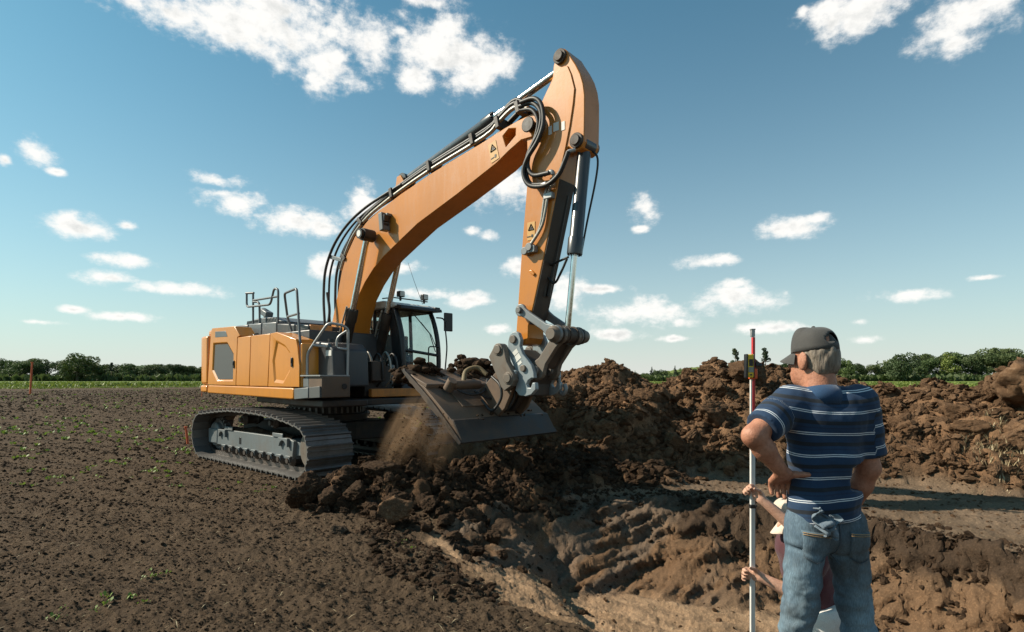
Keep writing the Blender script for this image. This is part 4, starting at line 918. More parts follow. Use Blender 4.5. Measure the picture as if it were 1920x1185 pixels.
dirv = Vector((4.815 - 4.257, 0, 1.054 - 1.487)).normalized(); nrm = Vector((dirv.z, 0, -dirv.x)) * -1
def on_back(t, v, lift): p = Vector((4.257, v, 1.487)) + dirv * t + nrm * lift; return p
RB = Matrix((dirv, Vector((0, 1, 0)), nrm)).transposed()
part('wear_plate', MB().box(on_back(.27, -.25, .008), (.36, 1.0, .016), RB), 'bucket_steel', bucket, .006)
part('tilt_ram', MB().tube([on_back(.12, -.80, .12), on_back(.12, -.76, .12), on_back(.12, -.74, .12), on_back(.12, -.25, .12), on_back(.12, -.24, .12)], [.05, .05, .065, .065, .05], 18).cyl(on_back(.12, -.80, .04), on_back(.12, -.80, .20), .07, 16), 'bucket_steel', bucket, .006)
part('hose', MB().tube(smooth_path([on_back(.2, -.72, .10), on_back(.33, -.60, .12), on_back(.34, -.40, .14), on_back(.26, -.25, .16), on_back(.1, -.1, .2)], 6), .018, 8), 'rubber', bucket)
part('hose', MB().tube(smooth_path([on_back(.25, -.45, .12), on_back(.42, -.30, .12), on_back(.45, -.02, .12), on_back(.30, .15, .16), on_back(.1, .1, .2)], 6), .018, 8), 'rubber', bucket)
part('hose', MB().tube(smooth_path([on_back(.1, -.55, .14), on_back(-.06, -.42, .22), on_back(-.04, -.26, .30), on_back(.12, -.2, .30)], 6), .035, 10), 'sleeve', bucket)

# mud lying on the track frames
def mud(parent, s):
    n = 60; U = np.linspace(-1.65, 1.15, n); W = np.linspace(0, 1, 14); A, Bq = np.meshgrid(U, W, indexing='ij')
    y = s * (1.04 + .31 * Bq); z = .585 + .15 * np.sin(Bq * math.pi) ** .5 * (fbm2(A * 3.1, Bq * 2 + 7 * s, 4, 5) * 1.1) * np.clip(fbm2(A * 1.3, Bq, 2, 8) * 2.2 - .4, .05, 1)
    V = np.stack([A.ravel(), y.ravel(), z.ravel()], 1); i = np.arange(n - 1)[:, None] * 14; j = np.arange(13)[None, :]
    F4 = np.stack([i + j, i + j + 1, i + 15 + j, i + 14 + j], -1).reshape(-1, 4)
    if s < 0: F4 = F4[:, ::-1]
    link('mud', mesh_np('mud', V, F4), MT['clod_dark'], parent)
mud(NEAR_TRACK, -1)

# ------------------------------------------------------------------ clods of earth
def ico(n):
    bm = bmesh.new(); bmesh.ops.create_icosphere(bm, subdivisions=n, radius=1.0)
    V = np.array([v.co[:] for v in bm.verts]); Fc = np.array([[v.index for v in f.verts] for f in bm.faces]); bm.free(); return V, Fc
ICO4 = ico(5); ICO2 = ico(3)
def clod_shape(seed, base, flat=1.0):
    V, Fc = base; g = np.random.default_rng(seed); d = V / np.linalg.norm(V, axis=1)[:, None]
    r = 1.0 + .75 * (fbm3(d[:, 0] * 1.2 + seed, d[:, 1] * 1.2, d[:, 2] * 1.2, 3, seed) - .5)
    for _ in range(13):
        n = g.normal(size=3); n /= np.linalg.norm(n); lim = g.uniform(.48, .90); c = d @ n
        r = np.where(c > .05, np.minimum(r, lim / np.maximum(c, .05)), r)
    r = r + .42 * (fbm3(d[:, 0] * 3.4, d[:, 1] * 3.4 + seed, d[:, 2] * 3.4, 4, seed + 5, .6) - .5) + .17 * (fbm3(d[:, 0] * 11, d[:, 1] * 11, d[:, 2] * 11 + seed, 3, seed + 9, .6) - .5)
    P = d * r[:, None] * np.array([1.0, g.uniform(.65, .95), g.uniform(.5, .8) * flat]); return P, Fc
CLODS = bpy.data.collections.new('clods'); COL.children.link(CLODS)
CLOD_ME = []
for k in range(10):
    P, Fc = clod_shape(40 + k, ICO4); CLOD_ME.append(mesh_np('clod', P, Fc))
G1 = 'clods tumbled beside the track'; L1 = 'rough brown clod of earth in the loose pile before the track'
G2 = 'clods on the earth heap'; L2 = 'brown clod of dug earth lying on the long heap'
G3 = 'clods down in the pit'; L3 = 'dark clod of earth lying in the dug pit'
def heap_label(x, y, r):
    d, h, s = polyline_dist(np.array([x]), np.array([y]), CREST); d = float(d[0])
    up = 'on the crest of' if d < .75 else 'halfway up' if d < 1.5 else 'at the foot of'; b = x / y
    side = 'just right of the bucket' if b < .16 else 'between bucket and staff, nearer the bucket' if b < .27 else 'between bucket and staff, nearer the staff' if b < .40 else 'beside the man' if b < .66 else 'right of the man' if b < .80 else 'far right'
    return ('big' if r > .31 else 'middling' if r > .21 else 'small') + ' brown clod ' + up + ' the heap, ' + side
def pile_label(x, y, r):
    return ('big' if r > .21 else 'small') + ' dark clod in the loose pile, ' + ('against the track' if x < -1.75 else 'in its middle' if x < -1.1 else 'at its right end') + (', front row' if y < 6.8 else ', back row')
def clod(x, y, r, k, label, group, mat='clod_heap', lift=.25, rot=None, name='clod', z=None, coll=False, squash=1.0):
    me = CLOD_ME[k % len(CLOD_ME)]
    if coll: me.materials.clear(); me.materials.append(MT[mat])
    elif me.materials[0].name != MT[mat].name:
        me = me.copy(); me.materials.clear(); me.materials.append(MT[mat])
    o = bpy.data.objects.new(name, me); (CLODS if coll else COL).objects.link(o)
    g = random.Random(k * 31 + int(x * 100)); o.scale = (r, r, r * squash)
    o.rotation_euler = rot if rot else (g.uniform(-.5, .5), g.uniform(-.5, .5), g.uniform(0, 6.28))
    if label == L2: label = heap_label(x, y, r)
    if label == L1: label = pile_label(x, y, r)
    o.location = (x, y, (ground_z(x, y) if z is None else z) + r * lift); tag(o, label, 'clod', group); return o
clod(-2.42, 6.75, .33, 0, 'large angular clod at the left end of the loose pile', None, 'clod_dark', .40, (.2, -.25, .5), coll=True)
clod(-1.22, 6.05, .23, 1, 'tall tan slab of clay leaning at the pit corner', None, 'clod_heap', .7, (1.1, .3, .4), coll=True)
clod(8.05, 8.75, .72, 2, 'huge smooth boulder of clay at the right end of the heap', None, 'clod_heap', .35, (.2, .1, .9), coll=True)
clod(-1.80, 5.85, .12, 3, 'small flat dark clod alone on the field', None, 'clod_field', .2, (.1, .1, .9), coll=True)
clod(3.55, 10.1, .40, 4, 'pale flat slab of clay high on the heap behind the staff', None, 'clod_heap', .5, (-.5, .1, .3), coll=True)
clod(1.42, 4.72, .12, 5, 'dark lump of earth on the pit floor beside the staff', None, 'clod_dark', .5, coll=True)
for i, (x, y, r) in enumerate(((-2.12, 6.72, .20), (-1.85, 6.70, .17), (-2.0, 7.2, .24))): clod(x, y, r, 6 + i, L1, G1, 'clod_dark', .35, coll=True)
clod(0.9, 10.7, .42, 9, L2, G2, 'clod_heap', .3, coll=True)
for i, (x, y, r) in enumerate(((-1.6, 6.55, .22), (-1.35, 6.75, .17), (-1.65, 7.05, .28), (-1.2, 7.15, .22), (-.95, 6.55, .16), (-1.5, 6.3, .10), (-.75, 6.3, .13), (-.5, 6.6, .18), (-1.0, 7.5, .24), (-1.9, 7.6, .2), (-2.25, 7.3, .2))):
    clod(x, y, r, i + 1, L1, G1, 'clod_dark', .3)
for i, (x, y, r) in enumerate(((1.2, 10.9, .35), (1.9, 10.9, .28), (2.5, 10.5, .26), (3.0, 10.7, .22), (3.9, 10.9, .34), (4.5, 10.8, .40), (4.2, 9.9, .26), (2.8, 9.7, .25), (1.6, 9.8, .26), (5.9, 9.6, .28), (6.6, 9.6, .32), (7.3, 9.3, .34), (7.0, 8.7, .26), (6.3, 8.9, .2), (7.4, 8.3, .34), (8.3, 8.0, .36), (8.7, 7.6, .28), (2.3, 9.2, .2), (3.5, 9.2, .16), (3.0, 9.0, .14), (2.6, 9.0, .12), (5.3, 9.1, .18), (8.0, 7.6, .2), (6.0, 10.4, .3), (6.9, 10.3, .26))):
    clod(x, y, r, i, L2, G2, 'clod_heap', .25)
for i, (x, y, r) in enumerate(((-.35, 5.75, .12), (-.1, 5.85, .10), (.1, 5.7, .07), (.35, 5.75, .09), (-.6, 5.95, .12), (-.2, 6.2, .14), (.7, 5.6, .07), (1.0, 4.9, .06), (-.9, 5.95, .10))):
    clod(x, y, r, i + 3, L3, G3, 'clod_dark', .35)

def scatter(name, P, scl, label, cat, mat, seed):
    """many small clods as one mass"""
    g = np.random.default_rng(seed); n = len(P); me = bpy.data.meshes.new(name); me.vertices.add(n); me.vertices.foreach_set('co', np.asarray(P, np.float32).ravel())
    a = me.attributes.new('rot', 'FLOAT_VECTOR', 'POINT'); a.data.foreach_set('vector', np.stack([g.uniform(-.8, .8, n), g.uniform(-.8, .8, n), g.uniform(0, 6.28, n)], 1).astype(np.float32).ravel())
    s3 = np.asarray(scl)[:, None] * g.uniform(.55, 1.45, (n, 3)) * np.array([1, 1, .8]); a = me.attributes.new('scl', 'FLOAT_VECTOR', 'POINT'); a.data.foreach_set('vector', s3.astype(np.float32).ravel())
    a = me.attributes.new('idx', 'INT', 'POINT'); a.data.foreach_set('value', g.integers(0, 10, n).astype(np.int32))
    o = link(name, me); tag(o, label, cat, kind='stuff')
    ng = bpy.data.node_groups.new(name, 'GeometryNodeTree'); ng.interface.new_socket('Geometry', in_out='INPUT', socket_type='NodeSocketGeometry'); ng.interface.new_socket('Geometry', in_out='OUTPUT', socket_type='NodeSocketGeometry')
    N = ng.nodes.new; gi = N('NodeGroupInput'); go = N('NodeGroupOutput'); ip = N('GeometryNodeInstanceOnPoints'); ci = N('GeometryNodeCollectionInfo'); sm = N('GeometryNodeSetMaterial')
    ci.inputs['Collection'].default_value = CLODS; ci.inputs['Separate Children'].default_value = True; ci.inputs['Reset Children'].default_value = True; ip.inputs['Pick Instance'].default_value = True
    def na(nm, ty):
        q = N('GeometryNodeInputNamedAttribute'); q.data_type = ty; q.inputs['Name'].default_value = nm; return q.outputs['Attribute']
    e = N('FunctionNodeEulerToRotation'); L = ng.links.new; L(na('rot', 'FLOAT_VECTOR'), e.inputs[0]); L(e.outputs[0], ip.inputs['Rotation'])
    L(na('scl', 'FLOAT_VECTOR'), ip.inputs['Scale']); L(na('idx', 'INT'), ip.inputs['Instance Index']); L(gi.outputs[0], ip.inputs['Points']); L(ci.outputs[0], ip.inputs['Instance'])
    L(ip.outputs[0], sm.inputs['Geometry']); sm.inputs['Material'].default_value = MT[mat]; L(sm.outputs[0], go.inputs[0])
    o.modifiers.new('scatter', 'NODES').node_group = ng; return o
def spread(n, fn, x0, x1, y0, y1, seed):
    g = np.random.default_rng(seed); x = g.uniform(x0, x1, n * 3); y = g.uniform(y0, y1, n * 3); z, c, zz = land(x, y, True, True)
    k = g.uniform(0, 1, n * 3) < fn(x, y, zz); x, y, z = x[k][:n], y[k][:n], z[k][:n]; return np.stack([x, y, z], 1), g
P, g = spread(60000, lambda x, y, q: q['heap'], -.5, 12, 7.2, 13.0, 1); s = .012 + .15 * g.power(.22, len(P)) * g.uniform(.25, 1, len(P)); P[:, 2] += s * .1
scatter('heap_rubble', P, s, 'mass of brown lumps covering the long earth heap', 'rubble', 'clod_heap', 2)
P, g = spread(16000, lambda x, y, q: q['pile'] * (1 - q['heap']), -3, 3.2, 5.8, 10, 3); s = .010 + .085 * g.power(.25, len(P)); P[:, 2] += s * .15
scatter('pile_rubble', P, s, 'mass of dark lumps in the loose pile under the bucket', 'rubble', 'clod_dark', 4)
P, g = spread(14000, lambda x, y, q: np.where((q['rim'] > -.35) & (q['rim'] < .25) & (y > 4.0), .8, np.where(q['wall'] > .3, .06, 0)), -1.6, 5.0, 3.0, 8.4, 5); s = .006 + .05 * g.power(.22, len(P))
scatter('rim_crumbs', P, s, 'dark crumbs of topsoil along the rim and cut face of the pit', 'crumbs', 'clod_dark', 6)
P, g = spread(9000, lambda x, y, q: np.where(q['wall'] > .15, (.4 + .6 * (fbm2(x * 2.2, y * 2.2, 3, 711) > .47)) * (1 - .9 * scraped(x)), 0), -1.6, 5.0, 3.0, 8.4, 15); s = .008 + .075 * g.power(.25, len(P)) * g.uniform(.3, 1, len(P)); P[:, 2] -= s * .25
scatter('wall_rubble', P, s, 'brown lumps of earth breaking out of the cut face of the pit', 'rubble', 'clod_dark', 16)
P, g = spread(4500, lambda x, y, q: np.maximum(q['bench'], np.where(q['pit'] > .1, .35, 0)), -1.2, 9, 3.2, 9.6, 7); s = .005 + .03 * g.power(.25, len(P))
scatter('bench_crumbs', P, s, 'tan crumbs strewn over the pit floor and the trodden strip', 'crumbs', 'clod_heap', 8)
g = np.random.default_rng(12); n = 330000; rr = 2.6 * np.exp(g.uniform(0, math.log(95 / 2.6), n)); th = g.uniform(R(-50), R(50), n); x, y = rr * np.sin(th), rr * np.cos(th); z, c, zz = land(x, y, True, True)
k = (zz['pit'] < .02) & (zz['heap'] < .05) & (zz['bench'] < .5); x, y, z, rr = x[k], y[k], z[k], rr[k]
s = (.004 + .017 * g.power(.20, len(x))) * np.clip(rr / 6, .7, 2.4) * np.clip(rr / 20, 1, 2.6)
scatter('field_crumbs', np.stack([x, y, z], 1), s, 'dark crumbs of tilled topsoil all over the field', 'crumbs', 'clod_field', 9)

# soil riding on the bucket, and what falls off it
def lumps(name, pts, label, mat, seed, cat='soil'):
    Vs = []; Fs = []; n = 0; g = np.random.default_rng(seed)
    for k, (p, r) in enumerate(pts):
        P, Fc = clod_shape(300 + seed * 50 + k % 12, ICO2); a = g.uniform(0, 6.28); c, s_ = math.cos(a), math.sin(a); P = P @ np.array([[c, -s_, 0], [s_, c, 0], [0, 0, 1]]) * r + np.array(p)
        Vs.append(P); Fs.append(Fc + n); n += len(P)
    o = link(name, mesh_np(name, np.concatenate(Vs), np.concatenate(Fs)), MT[mat]); return tag(o, label, cat, kind='stuff')
EXM = Matrix.Translation((-3.65, 11.2, 0)) @ Matrix.Rotation(R(-41), 4, 'Z')
g = random.Random(4); pts = []
def at(u, v, z): return tuple(EXM @ Vector((u, v, z)))
for k in range(320):
    v = g.uniform(-1.08, .85); hump = .10 + .17 * math.exp(-((v + .78) / .22) ** 2) + .30 * math.exp(-((v - .28) / .34) ** 2)
    u = g.uniform(3.45, 4.02); q = g.uniform(0, 1); pts.append((at(u, v, 1.56 + hump * (q ** 1.3) * .9 - .1 * (u - 3.7)), g.uniform(.03, .09) + .35 * hump * (1 - q)))
for q in ((3.86, -.95, 1.74, .12), (3.80, -.80, 1.84, .13), (3.84, -.62, 1.76, .12), (3.9, -.30, 1.72, .09), (3.92, -.12, 1.70, .07), (3.75, .25, 1.86, .20), (3.8, .45, 1.80, .2), (3.95, .15, 1.72, .12)): pts.append((at(*q[:3]), q[3]))
for k in range(46):
    v = g.uniform(-1.05, .75); t = g.choice((0.0, .02, .05, .62, .66, .7)) + g.uniform(-.02, .03); p = on_back(t, v, .012); pts.append((tuple(EXM @ p), g.uniform(.012, .035)))
lumps('soil_load', pts, 'dark soil heaped along the top of the bucket', 'clod_dark', 6)
for i, (u, v, z, r) in enumerate(((4.48, -1.22, .93, .07), (4.3, -1.15, 1.22, .022), (4.15, -1.20, 1.05, .02), (4.62, -1.20, .72, .035), (4.35, -1.25, .70, .045), (4.2, -1.1, .85, .03), (4.05, -1.2, 1.2, .028))):
    p = at(u, v, z); clod(p[0], p[1], r, i + 2, 'clod of earth in mid-air, falling from the bucket', 'clods falling from the bucket', 'clod_dark', 0, (.9, .3, .5), 'falling_clod', z=p[2])

g2 = np.random.default_rng(8); n = 1500; t = g2.uniform(0, 1, n) ** .8; e = g2.uniform(0, 1, n)
P = np.stack([-1.12 + .40 * e - .55 * t + g2.normal(0, .05, n) - .12 * t * (1 - e), 7.30 + g2.normal(0, .13, n), 1.30 - .35 * e - .75 * t * (1 - .35 * e)], 1)
scatter('falling_soil', P, .003 + .016 * g2.power(.25, n), 'fine crumbs of soil pouring off the left edge of the bucket', 'soil', 'clod_dark', 14)
# dust blown from the falling soil
def dust(name, c, size, tilt, dens, label):
    V, Fc = ico(3); me = mesh_np(name, V, Fc); o = link(name, me); o.location = c; o.scale = size; o.rotation_euler = (0, R(tilt), 0)
    t = NT(name); t.n.remove(t.b); pv = t.n.new('ShaderNodeVolumePrincipled'); pv.inputs['Color'].default_value = (.50, .33, .20, 1); pv.inputs['Anisotropy'].default_value = .2
    ln = t.n.new('ShaderNodeVectorMath'); ln.operation = 'LENGTH'; t.l(t.co.outputs['Object'], ln.inputs[0])
    fall = t.ramp(ln.outputs['Value'], [(0.0, 1.0), (.55, .5), (.96, 0.0)], 'EASE')
    nz = t.ramp(t.noise(2.6, 5, .6, stretch=(1.6, 1.0, .55)), [(.40, 0.0), (.72, 1.0)])
    t.l(t.math('MULTIPLY', t.math('MULTIPLY', fall, nz), dens), pv.inputs['Density']); t.l(pv.outputs[0], t.out.inputs['Volume']); me.materials.append(t.m)
    return tag(o, label, 'dust', kind='stuff')
dust('dust', (-1.36, 7.25, .90), (.30, .40, .70), 27, 6.0, 'tan dust drifting down from the left edge of the bucket')
dust('dust', (-0.95, 7.15, .80), (.30, .40, .46), 12, 3.4, 'thin brown dust under the left corner of the bucket')

# seedlings and straw on the field
def blades(name, P, hgt, wid, nper, spreadr, mat, label, cat, seed, lean=.7, flat=False):
    g = np.random.default_rng(seed); n = len(P) * nper; base = np.repeat(P, nper, 0); hs = np.repeat(hgt, nper) * g.uniform(.5, 1.1, n)
    a = g.uniform(0, 6.28, n); base = base + np.stack([np.cos(a), np.sin(a), np.zeros(n)], 1) * (spreadr * g.uniform(0, 1, n))[:, None]
    b = g.uniform(0, 6.28, n); L = g.uniform(.3, 1, n) * lean; d = np.stack([np.cos(b) * L, np.sin(b) * L, np.zeros(n) + (.12 if flat else 1.0)], 1); d /= np.linalg.norm(d, axis=1)[:, None]
    sd = np.stack([-np.sin(b), np.cos(b), np.zeros(n)], 1) * (wid * hs)[:, None]
    tip = base + d * hs[:, None]; mid = base + d * hs[:, None] * .55 + np.array([0, 0, .0]); mid[:, 2] += hs * .08
    V = np.stack([base, mid + sd, tip, mid - sd], 1).reshape(-1, 3); Fq = np.arange(n * 4).reshape(-1, 4)
    o = link(name, mesh_np(name, V, Fq, False), MT[mat]); return tag(o, label, cat, kind='stuff')
def leaf_material(name, a, b, trans=.3):
    t = NT(name); n = t.noise(1.3, 3, .6); m = t.noise(11, 3, .6, off=4)
    c = t.mix(t.ramp(t.math('ADD', t.math('MULTIPLY', n, .6), t.math('MULTIPLY', m, .4)), [(.35, 0.0), (.65, 1.0)]), a, b)
    t.set(Base_Color=c, Roughness=.6); tr = t.n.new('ShaderNodeBsdfTranslucent'); t.l(c, tr.inputs[0]); mx = t.n.new('ShaderNodeMixShader'); mx.inputs[0].default_value = trans
    t.l(t.b.outputs[0], mx.inputs[1]); t.l(tr.outputs[0], mx.inputs[2]); t.l(mx.outputs[0], t.out.inputs['Surface']); return t.m
MT['seedling'] = leaf_material('seedling', (.12, .19, .025), (.20, .28, .05)); MT['straw'] = leaf_material('straw', (.36, .28, .16), (.50, .42, .26), .15)
MT['grass'] = leaf_material('grass', (.12, .17, .025), (.20, .24, .045), .3)
g = np.random.default_rng(21)
n = 16; rr = np.concatenate([4.2 * np.exp(g.uniform(0, math.log(15 / 4.2), n)), 11 * np.exp(g.uniform(0, math.log(110 / 11), 330))]); th = g.uniform(R(-44), R(-4), len(rr))
cx, cy = rr * np.sin(th), rr * np.cos(th); k = np.repeat(np.arange(len(cx)), 4); x = cx[k] + g.normal(0, .16, len(k)) * np.clip(rr[k] / 8, .6, 3); y = cy[k] + g.normal(0, .16, len(k)) * np.clip(rr[k] / 8, .6, 3)
z, c, zz = land(x, y, True, True); q = (zz['pit'] < .02) & (zz['heap'] < .05) & (zz['pile'] < .3); lx = (x + 3.65) * .7547 - (y - 11.2) * .6561; ly = (x + 3.65) * .6561 + (y - 11.2) * .7547; q &= ~((np.abs(lx) < 2.6) & (np.abs(ly) < 1.8))
P = np.stack([x, y, z + .005], 1)[q]; hg = (.045 * np.clip(np.hypot(P[:, 0], P[:, 1]) / 9, .75, 2.6)) * g.uniform(.6, 1.3, len(P))
blades('seedlings', P, hg, .32, 7, .05, 'seedling', 'small bright green weed seedlings dotted over the field', 'weeds', 22, 1.3)
rr = 3.2 * np.exp(g.uniform(0, math.log(25 / 3.2), 1500)); th = g.uniform(R(-46), R(40), 1500); x, y = rr * np.sin(th), rr * np.cos(th); z, c, zz = land(x, y, True, True); q = (zz['wall'] < .1)
blades('straw', np.stack([x, y, z + .015], 1)[q], np.full(q.sum(), .07) * g.uniform(.4, 1.2, q.sum()), .035, 1, .02, 'straw', 'short pale bits of straw lying on the soil', 'straw', 23, 1.0, True)
rr = g.uniform(0, 1, 160); x = 7.1 + g.normal(0, .25, 160); y = 8.3 + g.normal(0, .2, 160); z = land(x, y)
blades('heap_grass', np.stack([x, y, z], 1), np.full(160, .16), .05, 3, .03, 'straw', 'wisp of pale grass on the right part of the heap', 'grass', 25, .9)
# rough meadow beyond the field
n = 26000; rr = g.uniform(108, 175, n); th = g.uniform(R(-55), R(55), n); x, y = rr * np.sin(th), rr * np.cos(th); hm = .35 + .9 * fbm2(x * .06, y * .06, 3, 77) * (rr > 122)
z = land(x, y, False)
blades('meadow', np.stack([x, y, z], 1), hm, .22, 3, .7, 'grass', 'bright green rough meadow beyond the ploughed field', 'meadow', 24, .8)

# ------------------------------------------------------------------ people: smooth bodies grown from tapered limbs
def smin(a, b, k):
    h = np.clip(.5 + .5 * (b - a) / k, 0, 1); return b + (a - b) * h - k * h * (1 - h)
class Field:
    def __init__(s, lo, hi, h):
        s.lo = np.array(lo, float); s.h = h; s.n = np.ceil((np.array(hi) - s.lo) / h).astype(int) + 1; s.f = np.full(s.n, .12, np.float32)
    def sub(s, lo, hi):
        a = np.clip(np.floor((np.array(lo) - s.lo) / s.h).astype(int), 0, s.n - 1); b = np.clip(np.ceil((np.array(hi) - s.lo) / s.h).astype(int) + 1, 1, s.n)
        g = np.meshgrid(*[s.lo[i] + s.h * np.arange(a[i], b[i]) for i in range(3)], indexing='ij', sparse=True); return tuple(slice(a[i], b[i]) for i in range(3)), g
    def cone(s, a, b, ra, rb, k=.03, flat=(1, 1, 1)):
        """tapered limb from a to b; flat scales the distance per axis about the limb's axis"""
        a, b = np.array(a, float), np.array(b, float); r = max(ra, rb); m = r * max(1, 1 / min(flat)) + k * 2 + .02
        sl, (X, Y, Z) = s.sub(np.minimum(a, b) - m, np.maximum(a, b) + m); ab = b - a; L2 = max(float(ab @ ab), 1e-9)
        t = np.clip(((X - a[0]) * ab[0] + (Y - a[1]) * ab[1] + (Z - a[2]) * ab[2]) / L2, 0, 1)
        d = np.sqrt(((X - a[0] - t * ab[0]) * flat[0]) ** 2 + ((Y - a[1] - t * ab[1]) * flat[1]) ** 2 + ((Z - a[2] - t * ab[2]) * flat[2]) ** 2) - (ra + (rb - ra) * t)
        s.f[sl] = smin(s.f[sl], d.astype(np.float32), k); return s
    def ball(s, c, r3, k=.03, rot=None):
        c = np.array(c, float); r3 = np.array(r3, float); m = r3.max() + k * 2 + .02; sl, (X, Y, Z) = s.sub(c - m, c + m); p = [X - c[0], Y - c[1], Z - c[2]]
        if rot is not None: R3 = np.array(rot); p = [R3[0, i] * p[0] + R3[1, i] * p[1] + R3[2, i] * p[2] for i in range(3)]
        k0 = np.sqrt((p[0] / r3[0]) ** 2 + (p[1] / r3[1]) ** 2 + (p[2] / r3[2]) ** 2); d = (k0 - 1) * r3.min()
        s.f[sl] = smin(s.f[sl], d.astype(np.float32), k); return s
    def cut(s, point, normal):
        """keep the side the normal points away from"""
        n = np.array(normal, float); n /= np.linalg.norm(n); g = np.meshgrid(*[s.lo[i] + s.h * np.arange(s.n[i]) for i in range(3)], indexing='ij', sparse=True)
        d = (g[0] - point[0]) * n[0] + (g[1] - point[1]) * n[1] + (g[2] - point[2]) * n[2]; s.f = np.maximum(s.f, d.astype(np.float32)); return s
    def cut_near(s, point, normal, rad):
        n = np.array(normal, float); n /= np.linalg.norm(n); p = np.array(point, float); sl, (X, Y, Z) = s.sub(p - rad, p + rad)
        d = (X - p[0]) * n[0] + (Y - p[1]) * n[1] + (Z - p[2]) * n[2]; s.f[sl] = np.maximum(s.f[sl], d.astype(np.float32)); return s
    def mesh(s):
        f = s.f; ins = f < 0; nx, ny, nz = f.shape; c = np.zeros((nx - 1, ny - 1, nz - 1), np.int8)
        for dx in (0, 1):
            for dy in (0, 1):
                for dz in (0, 1): c += ins[dx:nx - 1 + dx, dy:ny - 1 + dy, dz:nz - 1 + dz]
        cells = np.argwhere((c > 0) & (c < 8)); idx = -np.ones(c.shape, np.int64); idx[tuple(cells.T)] = np.arange(len(cells))
        acc = np.zeros((len(cells), 3)); cnt = np.zeros(len(cells)); cor = [(a, b, d) for a in (0, 1) for b in (0, 1) for d in (0, 1)]
        val = {q: f[cells[:, 0] + q[0], cells[:, 1] + q[1], cells[:, 2] + q[2]].astype(float) for q in cor}
        for q in cor:
            for ax in range(3):
                if q[ax] == 1: continue
                e = list(q); e[ax] = 1; e = tuple(e); a, b = val[q], val[e]; m = (a < 0) != (b < 0); t = np.where(m, a / np.where(m, a - b, 1), 0)
                p = np.array(q, float)[None, :].repeat(len(cells), 0); p[:, ax] = t; acc[m] += p[m]; cnt[m] += 1
        V = s.lo + s.h * (cells + acc / cnt[:, None]); quads = []
        for ax in range(3):
            o1, o2 = [(1, 2), (2, 0), (0, 1)][ax]; lo = [slice(1, None)] * 3; lo[ax] = slice(None, -1); hi = [slice(1, None)] * 3; hi[ax] = slice(1, None)
            a = ins[tuple(slice(1 if i != ax else 0, f.shape[i] - 1 if i != ax else f.shape[i] - 1) for i in range(3))]
            b = ins[tuple(slice(1, f.shape[i] - 1) if i != ax else slice(1, f.shape[i]) for i in range(3))]
            w = np.argwhere(a != b); base = w.copy()
            for i in (o1, o2): base[:, i] += 1
            def cell(d1, d2):
                q = base.copy(); q[:, o1] -= d1; q[:, o2] -= d2; return idx[tuple(q.T)]
            q = np.stack([cell(1, 1), cell(0, 1), cell(0, 0), cell(1, 0)], 1); fl = b[tuple(w.T)]; q[fl] = q[fl][:, ::-1]; quads.append(q)
        Q = np.concatenate(quads); Q = Q[(Q >= 0).all(1)]; return V, Q
def relax(V, Q, n=2, k=.5):
    for _ in range(n):
        acc = np.zeros_like(V); c = np.zeros(len(V))
        for i in range(4):
            for j in ((i + 1) % 4, (i + 3) % 4): np.add.at(acc, Q[:, i], V[Q[:, j]]); np.add.at(c, Q[:, i], 1)
        V = V * (1 - k) + k * acc / np.maximum(c, 1)[:, None]
    return V
def vnormals(V, Q):
    n = np.cross(V[Q[:, 2]] - V[Q[:, 0]], V[Q[:, 3]] - V[Q[:, 1]]); N = np.zeros_like(V)
    for i in range(4): np.add.at(N, Q[:, i], n)
    return N / np.maximum(np.linalg.norm(N, axis=1), 1e-9)[:, None]
def skin_material(name, a, b):
    t = NT(name); n = t.noise(9, 5, .6); f = t.noise(160, 3, .6, off=3); t.set(Base_Color=t.mix(t.ramp(t.noise(70, 4, .65, off=8), [(.42, 0.0), (.72, .5)]), t.mix(t.ramp(n, [(.35, 0.0), (.65, 1.0)]), a, b), tuple(c * .55 for c in a)), Roughness=.6)
    t.b.inputs['Subsurface Weight'].default_value = .06; t.b.inputs['Subsurface Radius'].default_value = (.02, .008, .004); t.bump(t.math('ADD', f, t.noise(45, 4, .6, off=5)), .5, .004); return t.m
MT['skin'] = skin_material('tanned_skin', (.34, .135, .075), (.48, .22, .135)); MT['skin_pale'] = skin_material('skin', (.50, .27, .18), (.60, .34, .235))
def cloth_material(name, a, b, scale=5, weave=420, rough=.85):
    t = NT(name); n = t.noise(scale, 5, .6); w = t.noise(weave, 2, .5, off=2); c = t.mix(t.ramp(n, [(.32, 0.0), (.68, 1.0)]), a, b)
    t.set(Base_Color=t.mix(1.0, c, t.ramp(w, [(.3, (.75, .75, .75)), (.7, (1.2, 1.2, 1.2))]), 'MULTIPLY'), Roughness=rough); t.b.inputs['Sheen Weight'].default_value = .15; t.bump(t.math('ADD', w, t.math('MULTIPLY', n, .4)), .3, .003); return t.m
def denim_material():
    t = NT('denim'); n = t.noise(4.2, 6, .62); w = t.noise(300, 2, .5, stretch=(1, 1, .18), off=2); st = t.noise(38, 3, .6, stretch=(1, 1, .2), off=6)
    fade = t.attr('fade'); c = t.mix(t.math('MINIMUM', t.math('ADD', t.math('MULTIPLY', t.ramp(n, [(.35, 0.0), (.7, 1.0)]), .55), t.math('MULTIPLY', fade, .8)), 1.0), (.042, .075, .112), (.18, .26, .31))
    c = t.mix(t.ramp(st, [(.42, 0.0), (.7, .35)]), c, (.19, .26, .31)); c = t.mix(t.ramp(t.noise(3.2, 5, .7, off=15), [(.46, 0.0), (.70, .65)]), c, (.062, .058, .048))
    t.set(Base_Color=t.mix(1.0, c, t.ramp(w, [(.3, (.72, .72, .72)), (.7, (1.22, 1.22, 1.22))]), 'MULTIPLY'), Roughness=.88); t.bump(t.math('ADD', w, st), .35, .003); return t.m
